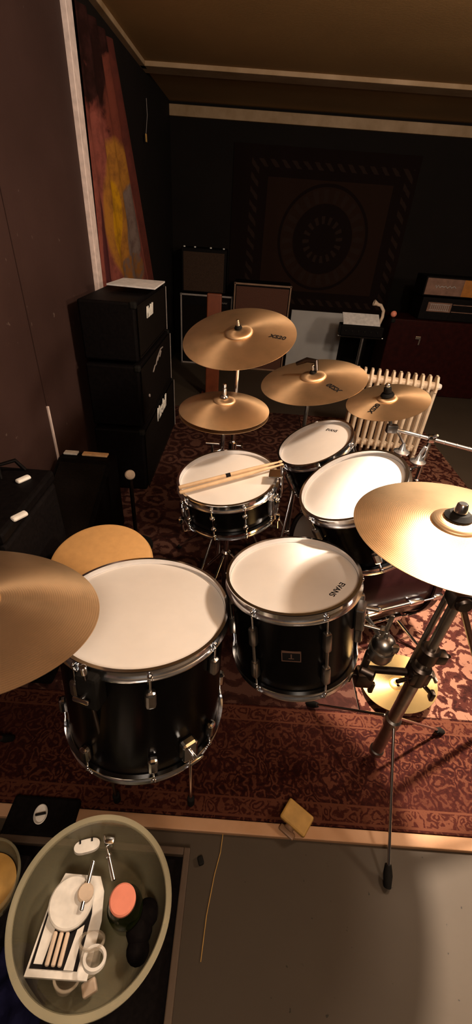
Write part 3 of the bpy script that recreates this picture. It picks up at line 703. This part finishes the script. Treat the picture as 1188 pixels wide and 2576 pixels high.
# ------------------------------------------------------------------ stool
STc, STn = V((-.428, .988, .566)), V((-.01, -.16, 1)).normalized()
so = V((STc.x, STc.y, ZR)); F = frame(STn)
sl = thing('drum_stool', 'round drum stool with orange-tan seat behind the floor tom', 'stool', so)
MB().lathe([(0, 0), (.150, 0), (.160, -.004), (.166, -.018), (.166, -.05), (.155, -.065), (0, -.065)], STc-so, STn, 72).build('seat', 'suede', sl)
MB().cyl((0, 0, .05), STc-STn*.06-so, .013).build('post', 'dull_chrome', sl)
MB().cyl((0, 0, .26), (0, 0, .30), .022).build('leg_hub', 'dull_chrome', sl)
for a in (.5, 2.6, 4.7):
    f = V((.19*math.cos(a), .19*math.sin(a), .012)); L = MB().cyl(V((.02*math.cos(a), .02*math.sin(a), .28)), f, .009).build('leg', 'dull_chrome', sl); MB().ball(f, .016, 12, .8).build('rubber_foot', 'rubber', L)

# ------------------------------------------------------------------ radiator
rA, rB = V((.816, 3.10, 0)), V((1.361, 3.01, 0)); N = 12; du = (rB-rA)/(N-1); yaw = math.atan2(du.y, du.x)
rd = thing('radiator', 'cream cast-iron column radiator standing on the rug behind the small cymbal', 'radiator', (rA+rB)/2+V((0, 0, ZR)), rotz(yaw))
pitch = du.length; H = .64
for k in range(N):
    x = (k-(N-1)/2)*pitch; m = MB()
    for y in (-.055, 0, .055): m.cyl((x, y, .085), (x, y, H-.075), .0125, seg=12, bev=0)
    for z, pk in ((H-.065, 1), (.085, -1)):
        # header: flattened block with a raised crest
        m.add(*(lambda P: (P, [tuple(range(7, -1, -1)), tuple(range(8, 16))]+[(i, (i+1) % 8, (i+1) % 8+8, i+8) for i in range(8)]))(
            [V((x+sx*.5, y, z+pk*h)) for sx in (-.015, .015) for y, h in ((-.075, -.02), (-.075, .02), (-.05, .048), (-.025, .078), (.025, .078), (.05, .048), (.075, .02), (.075, -.02))]), False)
    if k in (0, N-1):
        for y in (-.055, .055): m.cyl((x, y, .0), (x, y, .08), .014, .012, 12)
    m.build('section', 'radiator', rd)
MB().cyl((-(N-1)/2*pitch-.02, 0, H-.06), ((N-1)/2*pitch+.02, 0, H-.06), .030).build('upper_header', 'radiator', rd)
MB().cyl((-(N-1)/2*pitch-.02, 0, .085), ((N-1)/2*pitch+.02, 0, .085), .028).build('lower_header', 'radiator', rd)
MB().cyl(((N-1)/2*pitch+.015, 0, H-.06), ((N-1)/2*pitch+.045, 0, H-.06), .026, .02, 8).build('end_plug', 'white', rd)

# ------------------------------------------------------------------ amplifiers on the left
def amp(name, label, x0, x1, y0, y1, z0, z1, logo=None, cat='amplifier', group=None, handle=False):
    t = thing(name, label, cat, ((x0+x1)/2, (y0+y1)/2, z0), None, group)
    D, W, Hh = x1-x0, y1-y0, z1-z0
    MB().rbox((-.006, 0, Hh/2), (D-.012, W, Hh), .012).build('cabinet', 'black', t)
    MB().rbox((D/2-.008, 0, Hh/2), (.010, W-.05, Hh-.05), .003).build('grille', 'grille', t)
    pp = MB(); 
    for s in (-1, 1):
        pp.cyl((D/2-.002, s*(W/2-.02), .02), (D/2-.002, s*(W/2-.02), Hh-.02), .003); pp.cyl((D/2-.002, -W/2+.02, Hh/2+s*(Hh/2-.02)), (D/2-.002, W/2-.02, Hh/2+s*(Hh/2-.02)), .003)
    pp.build('piping', 'grille', t)
    MB().cyl((D/2+.001, W/2-.006, .01), (D/2+.001, W/2-.006, Hh-.02), .0028, seg=8).build('edge_strip', 'piping', t)
    if handle: MB().tube([(-.04, -.09, Hh+.001), (-.04, -.07, Hh+.018), (-.04, .07, Hh+.018), (-.04, .09, Hh+.001)], .009).build('handle', 'black', t)
    for sy in (-1, 1): MB().rbox((D/2-.022, sy*(W/2-.013), Hh-.014), (.036, .036, .036), .01).build('corner_cap', 'rubber', t)
    return t, D, W, Hh
XA0, XA1 = -.885, -.578
a1 = amp('guitar_cabinet', 'black speaker cabinet, lowest of the left stack, with white script badge', XA0, XA1, 2.26, 3.30, ZR, .425)
text('logo', 'Marshall', .115, (a1[1]/2+.004, -.02, .365), (0, 1, 0), (1, 0, 0), 'white_mark', a1[0], shear=.35, depth=.003, offset=.002, sx=.8)
a2 = amp('guitar_amplifier', 'black amplifier in the middle of the left stack with scribbled silver mark', XA0, XA1, 2.27, 3.19, .445, .80)
m = MB()
for pts in ([(0, -.16, .24), (0, -.11, .262), (0, -.07, .26), (0, -.03, .285), (0, .03, .30), (0, .09, .315), (0, .16, .31)], [(0, -.02, .27), (0, .02, .29), (0, .05, .275), (0, .10, .30)]):
    m.tube([V(p)+V((a2[1]/2+.001, 0, 0)) for p in pts], .004)
m.build('scribbled_mark', 'piping', a2[0])
MB().cyl((a2[1]/2-.002, -.30, .14), (a2[1]/2+.006, -.30, .14), .010).build('jewel_light', 'piping', a2[0])
a3 = amp('amplifier_head', 'black amplifier head on top of the left stack, white papers lying on it', XA0, XA1, 2.28, 3.08, .82, 1.115)
text('logo', 'Marshall', .072, (a3[1]/2+.004, -.13, .215), (0, 1, 0), (1, 0, 0), 'white_mark', a3[0], shear=.35, depth=.003, offset=.004, sx=.62)
pz = 1.147
pts = [atZ(268, 717, pz), atZ(390, 729, pz), atZ(415, 711, pz), atZ(311, 702.5, pz)]
c = sum(pts, V())/4
o = MB().poly([p-c for p in pts], .008).build('paper_stack', 'paper'); o.location = c; tag(o, 'thin stack of white papers on top of the left amplifier head', 'papers')

# black gear in the left foreground
wd = thing('monitor_speaker', 'black wedge floor speaker behind the stool, two strips of pale tape along its top edge', 'speaker', (-.78, 1.62, .0105))
sec = [(-.30, 0), (.28, 0), (.28, .44), (.20, .445), (-.30, .24)]
MB().poly([V((-.135, y, z)) for y, z in sec], .27, (1, 0, 0)).build('cabinet', 'black', wd)
MB().poly([V((-.115, y, z)) for y, z in ((.17, .434), (-.28, .250), (-.283, .258), (.167, .442))], .23, (1, 0, 0)).build('grille', 'grille', wd)
for x0, x1, mt_ in ((-.125, -.055, 'white'), (-.03, .10, 'tape')): MB().rbox(((x0+x1)/2, .255, .449), (x1-x0, .035, .010), .003).build('tape_strip', mt_, wd)
cs = thing('equipment_case', 'tall black equipment case with two white latches at the left edge beside the stool', 'case', (-.785, 1.045, .0105))
MB().rbox((0, 0, .345), (.28, .36, .69), .015).build('case_body', 'black_soft', cs)
MB().rbox((0, 0, .715), (.285, .365, .045), .012).build('lid', 'black', cs)
for p in ((.075, .10, .741), (.150-.0, -.09, .735)): MB().rbox(p, (.022, .048, .014), .006, rotz(-.55)).build('latch', 'white', cs)
MB().tube([(.0, .10, .735), (-.01, .12, .775), (.03, .155, .778), (.05, .165, .738)], .007).build('handle', 'black', cs)
ps = thing('microphone_stand', 'short black stand with round cream cap between the stool and the amplifier stack', 'stand', (-.522, 1.70, ZR))
MB().lathe([(0, 0), (.085, 0), (.085, .01), (.02, .022), (0, .022)], seg=32).build('base', 'rubber', ps)
MB().cyl((0, 0, .02), (0, 0, .43), .010).build('pole', 'dark_metal', ps)
MB().lathe([(0, -.01), (.017, -.01), (.024, -.004), (.024, .006), (.018, .012), (0, .012)], (0, 0, .447), (.15, -.6, .8), 24).build('cap', 'cream', ps)

# ------------------------------------------------------------------ hangings
m = MB(); ny, nz = 40, 14
def cloth(u, v):   # u along Y, v up; the right edge slants
    y0 = 2.86; y1 = 4.28-(.80)*v; y = y0+(y1-y0)*u; z = .98+1.30*v
    return V((XL+.028+.016*math.sin(u*26+v*1.5), y, z))
vs = [cloth(i/ny, j/nz) for j in range(nz+1) for i in range(ny+1)]; n1 = len(vs)
vs += [p-V((.006, 0, 0)) for p in vs]
fs = []
for j in range(nz):
    for i in range(ny):
        a = j*(ny+1)+i; q = (a, a+1, a+ny+2, a+ny+1); fs += [q, tuple(k+n1 for k in reversed(q))]
edge = [j*(ny+1) for j in range(nz+1)]; e2 = [j*(ny+1)+ny for j in range(nz+1)]
for E_ in (edge, e2, list(range(ny+1)), [nz*(ny+1)+i for i in range(ny+1)]):
    for a, b in zip(E_, E_[1:]): fs.append((a, b, b+n1, a+n1))
m.add(vs, fs, True)
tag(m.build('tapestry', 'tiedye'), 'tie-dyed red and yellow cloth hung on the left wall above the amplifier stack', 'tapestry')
c = V((.735, YB-.012, 1.34))
m = MB()
nx, nz = 40, 10; vs = []
for j in range(nz+1):
    for i in range(nx+1):
        vs.append(V((-1.03+1.92*i/nx, -.012+.010*math.sin(i*.9+j*.2), -.80+1.57*j/nz)))
n1 = len(vs); vs += [V((p.x, -.001, p.z)) for p in vs]; fs = []
for j in range(nz):
    for i in range(nx):
        a = j*(nx+1)+i; q = (a, a+1, a+nx+2, a+nx+1); fs += [q, tuple(k+n1 for k in reversed(q))]
for E_ in ([j*(nx+1) for j in range(nz+1)], [j*(nx+1)+nx for j in range(nz+1)], list(range(nx+1)), [nz*(nx+1)+i for i in range(nx+1)]):
    for a, b in zip(E_, E_[1:]): fs.append((a, b, b+n1, a+n1))
m.add(vs, fs, True)
o = m.build('tapestry', 'mandala'); o.location = c
tag(o, 'large dark tapestry with ringed mandala hung on the back wall', 'tapestry')
hk = thing('hanging_tag', 'tiny yellowish tag on a thin cord high at the left rear corner', 'tag', (XL+.03, 4.30, 1.97))
MB().tube([(0, 0, .01), (.01, .03, .12), (.0, .07, .22)], .002, 6).build('cord', 'piping', hk)
MB().rbox((0, 0, -.015), (.008, .03, .05), .003).build('tag_plate', 'yellow_wood', hk)

# ------------------------------------------------------------------ gear along the back wall
def back_amp(name, label, x0, x1, z0, z1, Y, D, gr, pip, topgap=.03, cat='amplifier', caps=False):
    t = thing(name, label, cat, ((x0+x1)/2, Y+D/2, z0)); W, Hh = x1-x0, z1-z0
    MB().rbox((0, .006, Hh/2), (W, D-.012, Hh), .012).build('cabinet', 'black', t)
    MB().rbox((0, -D/2+.006, (Hh-topgap)/2), (W-.05, .012, Hh-topgap-.03), .003).build('grille', gr, t)
    if pip:
        q = MB()
        for s in (-1, 1):
            q.rbox((s*(W/2-.01), -D/2+.0, Hh/2), (.016, .014, Hh), .003); q.rbox((0, -D/2+.0, Hh/2+s*(Hh/2-.01)), (W, .014, .018), .003)
        q.build('piping', pip, t)
    if caps:
        for s in (-1, 1): MB().rbox((s*(W/2-.012), -D/2+.012, Hh-.012), (.03, .03, .03), .008).build('corner_cap', 'chrome', t)
    return t, W, Hh, D
b1 = back_amp('guitar_amplifier', 'black combo amplifier with grey-brown grille standing on the white-edged cabinet', -.80, -.305, .775, 1.20, 5.2, .26, 'dim_grille', None, .02)
for x in (-.215, -.10, .07, .21): MB().cyl((x, -.08, .425), (x, -.08, .437), .011).build('panel_knob', 'white', b1[0])
b2 = back_amp('speaker_cabinet', 'black speaker cabinet with pale grey edging in the back left corner', -.81, -.215, .0, .765, 5.18, .30, 'grille', 'piping', .10)
MB().rbox((.14, -.155, .69), (.20, .012, .035), .003).build('control_strip', 'ink', b2[0])
MB().tube([(.15+.012*k, -.163, .690+(.006 if k % 2 else -.003)) for k in range(8)], .0028, 6).build('script_mark', 'piping', b2[0])
b3 = back_amp('speaker_cabinet', 'speaker cabinet with plain brown grille right of the white-edged cabinet', -.205, .425, .0, .92, 5.10, .32, 'brown_grille', 'brown', .02, caps=True)
gb = thing('board', 'plain grey upright board beside the brown grille cabinet', 'board', (.78, 5.3, 0))
MB().rbox((0, 0, .33), (.62, .03, .66), .006).build('panel', 'grey_board', gb)
MB().rbox((0, .05, .015), (.5, .14, .03), .004).build('foot', 'black', gb)
mx = thing('keyboard_stand', 'metal stand with crossbar holding the small black mixer at the back', 'stand', (1.17, 4.68, 0))
MB().cyl((-.24, 0, .545), (.24, 0, .545), .012).build('crossbar', 'dull_chrome', mx)
MB().cyl((.03, 0, .03), (.03, 0, .545), .018).build('post', 'dull_chrome', mx)
MB().cyl((.03, -.13, .02), (.03, .13, .02), .015).cyl((-.15, 0, .02), (.2, 0, .02), .015).build('foot', 'rubber', mx)
MB().box((0, 0, .556), (.42, .12, .010)).build('tray', 'black', mx)
mi = thing('mixer', 'small black mixer under the white papers on the back stand', 'mixer', (1.16, 4.69, .562))
MB().rbox((0, 0, .05), (.44, .16, .10), .008).build('body', 'black', mi)
for k in range(6): MB().cyl((-.17+k*.065, -.082, .05), (-.17+k*.065, -.09, .05), .009).build('knob', 'rubber', mi)
R = Matrix.Rotation(.5, 3, 'X')
o = MB().rbox((0, 0, 0), (.38, .17, .012), .003, R).build('paper_stack', 'paper'); o.location = (1.145, 4.70, .712); tag(o, 'white paper sheets lying on the small black mixer at the back', 'papers')
gl = thing('gooseneck_lamp', 'pale bent gooseneck lamp beside the papers at the back', 'lamp', (1.345, 4.73, .6635))
MB().tube([(0, 0, 0), (.02, 0, .08), (.015, 0, .14), (-.03, -.02, .19), (-.075, -.03, .20)], .016).build('neck', 'cream', gl)
MB().lathe([(.012, 0), (.03, .05), (.026, .05), (.009, 0)], (-.06, -.03, .20), (-1, 0, .25), 20, True).build('shade', 'cream', gl)
rc = thing('equipment_cabinet', 'large dark red cabinet with silver latch at the back right', 'cabinet', (1.98, 4.80, 0))
MB().rbox((0, 0, .38), (1.10, .40, .76), .012).build('body', 'redcab', rc)
lt = atY(1052, 850, 4.595)-V((1.98, 4.80, 0))
MB().rbox(lt, (.055, .016, .030), .004).rbox(lt+V((.022, 0, -.035)), (.018, .016, .07), .004).build('latch', 'chrome', rc)
for x in (-.535, .535): MB().rbox((x, -.19, .74), (.04, .04, .04), .01).build('corner_cap', 'rubber', rc)
o = MB().ball((0, 0, .030), .030, 20).build('ball', 'salmon'); o.location = (1.45, 4.66, .761); tag(o, 'tiny pinkish ball on the left end of the dark red cabinet', 'ball')
def head_unit(label, x0, x1, z0, z1, name='amplifier_head'):
    t = thing(name, label, 'amplifier', ((x0+x1)/2, 4.80, z0)); W, Hh = x1-x0, z1-z0
    MB().rbox((0, .01, Hh/2), (W, .30, Hh), .008).build('case', 'black', t); return t, W, Hh
h1 = head_unit('black amplifier head with worn silver lettering strip, directly on the dark red cabinet', 1.70, 2.30, .762, .965)
MB().rbox((-.12, -.145, .12), (.24, .012, .085), .003).build('name_plate', 'gold_panel', h1[0])
m = MB()                                                      # worn, unreadable block lettering: a row of raised strokes
m.box((-.12, -.152, .147), (.20, .004, .005)).box((-.12, -.152, .093), (.20, .004, .005))
for k in range(10): m.box((-.208+.0195*k, -.152, .12), (.006, .004, .05))
m.build('worn_lettering', 'piping', h1[0])
MB().rbox((.15, -.143, .15), (.28, .006, .008), .002).rbox((.15, -.143, .085), (.28, .006, .008), .002).build('trim_line', 'gold_panel', h1[0])
h2 = head_unit('amplifier head with pale brown panel and orange end, topmost on the dark red cabinet', 1.68, 2.28, .975, 1.145)
MB().rbox((-.11, -.145, .085), (.36, .012, .145), .003).build('front_panel', 'gold_panel', h2[0])
MB().rbox((.18, -.145, .085), (.22, .012, .145), .003).build('orange_panel', 'orange', h2[0])
m = MB()
zz = [(-.20, .10), (-.19, .075), (-.175, .10), (-.16, .08), (-.14, .092), (-.12, .085), (-.10, .095), (-.085, .078), (-.06, .098), (-.045, .082), (-.02, .098), (.0, .082)]
m.tube([V((x, -.153, z)) for x, z in zz], .005, 6); m.build('script_mark', 'piping', h2[0])
rp = thing('wooden_post', 'reddish wooden post leaning upright in front of the white-edged cabinet', 'post', (-.33, 4.05, ZR*0))
MB().rbox((0, 0, .47), (.13, .05, .94), .010).build('shaft', 'redwood', rp)
MB().rbox((.0, 0, .02), (.22, .20, .04), .010).build('foot', 'redwood', rp)

# ------------------------------------------------------------------ small things in front
p = atZ(745, 2062, .022)
wb = thing('wooden_block', 'yellow wooden block with dark end lying across the wooden floor strip', 'block', (p.x, p.y, .016), rotz(-.62))
MB().rbox((0, .0, .022), (.085, .060, .040), .006, Matrix.Rotation(.25, 3, 'X')).build('block_body', 'yellow_wood', wb)
MB().cyl((-.005, -.040, .012), (-.005, -.020, .014), .014).rbox((-.005, -.044, .006), (.05, .018, .012), .004).build('dark_end', 'brown', wb)

# shallow wooden tray board and the tub on it
tx0, tx1, ty0, ty1 = -.62, -.058, -.20, .40
ty = thing('board_tray', 'shallow dark tray with grey wooden rim on the floor under the clear tub', 'tray', ((tx0+tx1)/2, (ty0+ty1)/2, 0))
w_, h_ = tx1-tx0, ty1-ty0
MB().box((0, 0, .006), (w_-.02, h_-.02, .012)).build('mat', 'black_soft', ty)
for c_, s_ in (((w_/2-.009, 0, .016), (.018, h_, .032)), ((-w_/2+.009, 0, .016), (.018, h_, .032)), ((0, h_/2-.009, .016), (w_-.036, .018, .032)), ((0, -h_/2+.009, .016), (w_-.036, .018, .032))):
    MB().rbox(c_, s_, .003).build('rim', 'frame_wood', ty)
tubn = V((.12, .10, 1)).normalized(); tubR, tubH = .168, .155
tubc = V((-.247, .227, .262)); Ft = frame(tubn)
tb0 = tubc-tubn*tubH; 
bk = thing('support_block', 'black padded block under the clear tub', 'block', (tb0.x, tb0.y, .012))
MB().rbox((0, 0, (tb0.z-.036)/2), (.20, .20, tb0.z-.036), .01).build('pad', 'black_soft', bk)
tub = thing('plastic_tub', 'round clear plastic tub full of odds and ends in the lower left corner', 'tub', tb0, Ft)
def bowl(R, H, th=.003):
    o = [(R*.80, 0), (R*.86, .012), (R*.95, H*.75), (R*.965, H-.012), (R, H-.010), (R, H)]
    i = [(R*.93, H), (R*.93, H-.008), (R*.92, H*.75), (R*.83, .016), (R*.77, .005)]
    return [(0, 0)]+o+i+[(0, .004)]
MB().lathe(bowl(tubR, tubH), seg=96).build('bowl', 'clear', tub)
MB().lathe([(tubR-.010, tubH-.012), (tubR+.001, tubH-.012), (tubR+.002, tubH+.001), (tubR-.010, tubH+.001)], seg=96, closed=True).build('rim', 'clear_rim', tub)
FtW = lambda x, y, z: tb0+Ft @ V((x, y, z))
def in_tub(px, py, h):     # a point at height h above the tub floor
    return atP(px, py, tb0+tubn*h, tubn)
# white tapered piece
def hw_frame(px0, px1, h): 
    a, b = in_tub(*px0, h), in_tub(*px1, h); d = (b-a).normalized(); n = tubn
    return a, b, Matrix((d.cross(n)*1, d, n)).transposed()   # x right, y along, z up
a_, b_, Fw = hw_frame((140, 2440), (200, 2215), .075)
L = (b_-a_).length
pw = thing('pedal_plate', 'white tapered plastic piece with round beige disc and ribs in the clear tub', 'plastic part', a_-Fw @ V((0, 0, .012)), Fw)
wN, wF = .060, .047
MB().poly([V((-wN, -.012, 0)), V((wN+.008, -.012, 0)), V((wN+.012, L*.55, 0)), V((wF+.016, L*.9, 0)), V((wF, L+.012, 0)), V((-wF+.01, L+.012, 0)), V((-wF-.006, L*.75, 0))], .010).build('plate', 'white', pw)
MB().poly([V((-wN+.006, .0, .0102)), V((wN-.016, .0, .0102)), V((wF+.000, L*.62, .0102)), V((wF-.010, L*.92, .0102)), V((-wF+.012, L*.92, .0102)), V((-wF-.004, L*.60, .0102))], .002).build('recess', 'ink', pw)
MB().poly([V((-wN+.012, .006, .0122)), V((-.030, .006, .0122)), V((-.024, L*.40, .0122)), V((-.036, L*.55, .0122)), V((-wF+.0, L*.55, .0122))], .003).build('side_panel', 'white', pw)
MB().poly([V((.016, .0, .0122)), V((.036, .0, .0122)), V((wF-.010, L*.48, .0122)), V((.024, L*.42, .0122))], .003).build('side_panel', 'white', pw)
for x in (-.020, -.007, .006): MB().rbox((x, L*.20, .018), (.009, L*.36, .012), .003).build('rib', 'cream', pw)
ds = MB().lathe([(0, 0), (.046, 0), (.048, .003), (.048, .013), (.045, .016), (0, .016)], (-.004, L*.70, .016), (0, 0, 1), 48).build('disc', 'white', pw)
MB().cyl((.024, L*.58, .040), (.024, L*.74, .040), .005).cyl((.024, L*.86, .040), (.024, L+.03, .040), .005).build('chrome_pin', 'chrome', pw)
MB().cyl((.024, L*.80, .032), (.024, L*.80, .046), .018).build('hub', 'cream', pw)
# white oval clip
p0 = in_tub(219, 2132, .085)
cl = thing('plastic_clip', 'small white oval clip at the far side of the clear tub', 'clip', p0, frame(tubn, in_tub(252, 2125, .085)-in_tub(185, 2142, .085)))
MB().poly([V((.034*(1 if math.cos(t) > 0 else -1)*abs(math.cos(t))**.6*.9, .014*math.sin(t), 0)) for t in [2*PI*k/28 for k in range(28)]], .012).build('body', 'white', cl)
for x in (-.016, .012): MB().rbox((x, .010, .010), (.004, .008, .010), .001).build('slot', 'ink', cl)
# chrome screw
p0, p1 = in_tub(287, 2216, .09), in_tub(262, 2102, .10); d = (p1-p0)
sc = thing('tension_screw', 'chrome threaded screw with square head in the clear tub', 'screw', p0)
MB().cyl((0, 0, 0), d*.55, .0055).cyl(d*.55, d, .0028).build('rod', 'chrome', sc)
MB().cyl(d*.50, d*.58, .008).rbox(in_tub(276, 2118, .105)-p0, (.022, .016, .022), .003, Ft).build('head', 'chrome', sc)
# bottle with salmon cap
pc = in_tub(308, 2262, .15)
ub = V((0, 0, 1)); base = V((pc.x, pc.y, 0)); bb = tb0+tubn*((V((pc.x, pc.y, tb0.z))-tb0).dot(tubn))
zb = tb0.z+.012+ (-(pc.x-tb0.x)*tubn.x-(pc.y-tb0.y)*tubn.y)/tubn.z + .012
hh = pc.z-zb
bt = thing('bottle', 'dark green bottle with salmon pink cap standing in the clear tub', 'bottle', (pc.x, pc.y, zb))
MB().lathe([(0, 0), (.036, 0), (.040, .006), (.040, hh*.55), (.030, hh*.75), (.022, hh-.022), (.022, hh-.012), (0, hh-.012)], seg=40).build('body', 'bottle', bt)
MB().lathe([(.0, hh-.016), (.027, hh-.016), (.029, hh-.012), (.029, hh-.002), (.026, hh+.001), (0, hh+.001)], seg=40).build('cap', 'salmon', bt)
# drinking cups at the near side
def cup(label, px, h, R, Hc, mat, tilt):
    p = in_tub(*px, h); n = (tubn+V(tilt)).normalized()
    t = thing('drinking_cup', label, 'cup', p, frame(n))
    MB().lathe([(0, 0), (R*.78, 0), (R*.8, .003), (R, Hc), (R-.002, Hc), (R*.78, .005), (0, .005)], seg=40).build('cup_wall', mat, t)
    MB().lathe([(R-.003, Hc-.002), (R+.002, Hc-.002), (R+.002, Hc+.002), (R-.003, Hc+.002)], seg=40, closed=True).build('rim', 'cup', t)
cup('clear plastic cup lying on its side near the front of the clear tub', (222, 2440), .045, .026, .055, 'cup', (-.1, .9, 0))
cup('smaller clear cup under the white tapered piece in the clear tub', (165, 2470), .020, .028, .045, 'cup', (.1, .1, 0))
rng = MB()
o = MB().lathe([(.018, -.004), (.024, -.004), (.024, .004), (.018, .004)], (0, 0, 0), (0.1, .5, 1), 32, True).build('ring', 'white'); o.location = in_tub(238, 2412, .10); tag(o, 'white plastic ring beside the cups in the clear tub', 'ring')
o = MB().rbox((0, 0, 0), (.030, .024, .020), .004, rotz(.5)).build('foam_piece', 'cream'); o.location = in_tub(225, 2485, .03); tag(o, 'pale crumpled scrap at the near end of the clear tub', 'scrap')
# second container cut by the left edge
q = atZ(-60, 2215, .20)
t2 = thing('plastic_tub', 'second clear container with amber contents, cut by the left edge', 'tub', (q.x, q.y, .10), frame((.12, .05, 1)))
MB().lathe(bowl(.080, .10), seg=64).build('bowl', 'clear', t2)
MB().lathe([(0, .006), (.060, .006), (.066, .045), (0, .05)], seg=48).build('contents', 'yellow_wood', t2)
bk2 = tag(MB().rbox((0, 0, .042), (.14, .16, .082), .008).build('support_block', 'black_soft'), 'black block under the container at the left edge', 'block'); bk2.location = (q.x, q.y, .0125)
p = atZ(101, 2046, .05)
od = thing('glass_dish', 'small clear oval dish on the dark floor between the floor tom and the clear tub', 'dish', (p.x, p.y, .035), rotz(.25))
m = MB().lathe([(0, 0), (.020, 0), (.026, .010), (.024, .012), (.018, .004), (0, .004)], seg=36)
for v in m.v: v.x *= .75
m.build('dish_body', 'white', od)
m = MB().box((0, 0, .010), (.028, .004, .008)); m.build('divider', 'ink', od)
db = tag(MB().rbox((0, 0, .0), (.20, .10, .03), .008).build('case', 'black_soft'), 'flat black case holding the small oval dish beside the tub', 'case'); db.location = (p.x, p.y, .0185)
nc = MB(); 
nv = []; n_ = 18
for j in range(n_+1):
    for i in range(n_+1):
        u, v = i/n_*2-1, j/n_*2-1; h = .055*max(0, 1-u*u)**.5*max(0, 1-v*v)**.5*(1+.35*math.sin(5*u+3*v)+.25*math.sin(7*v-4*u))
        nv.append(V((u*.07, v*.09, max(.002, h+.003))))
n1 = len(nv); nv += [V((p_.x, p_.y, 0)) for p_ in nv]; fs = []
for j in range(n_):
    for i in range(n_):
        a = j*(n_+1)+i; qd = (a, a+1, a+n_+2, a+n_+1); fs += [qd, tuple(k+n1 for k in reversed(qd))]
for E_ in ([j*(n_+1) for j in range(n_+1)], [j*(n_+1)+n_ for j in range(n_+1)], list(range(n_+1)), [n_*(n_+1)+i for i in range(n_+1)]):
    for a, b in zip(E_, E_[1:]): fs.append((a, b, b+n1, a+n1))
nc.add(nv, fs, True)
o = nc.build('cloth', 'navy'); p = atZ(30, 2500, .05); o.location = (p.x, p.y, .013); tag(o, 'crumpled navy blue cloth in the bottom left corner beside the tub', 'cloth')

a, b, c = atZ(562, 2092, .003), atZ(540, 2200, .003), atZ(505, 2420, .003)
cb = MB().tube([V((p_.x, p_.y, .003)) for p_ in (a, a.lerp(b, .5)+V((.004, 0, 0)), b, b.lerp(c, .5)+V((-.004, 0, 0)), c)], .0012, 6).build('thin_cable', 'yellow_wood')
tag(cb, 'thin yellowish cable lying on the bare floor right of the tray', 'cable')
p = atZ(505, 2165, .006)
o = MB().rbox((0, 0, .006), (.016, .022, .012), .004, rotz(.4)).build('rubber_plug', 'rubber'); o.location = (p.x, p.y, 0); tag(o, 'tiny black rubber plug on the floor beside the tray corner', 'plug')

pc2 = in_tub(352, 2345, .03)
pm = MB()
for dx, dy, dz, r_ in ((0, 0, .02, .030), (.012, .030, .022, .028), (.004, -.032, .016, .026)): pm.ball((dx, dy, dz), r_, 16, .7)
o = pm.build('pouch', 'black_soft'); o.location = pc2; tag(o, 'soft black pouch on the right side of the clear tub beside the bottle', 'pouch')
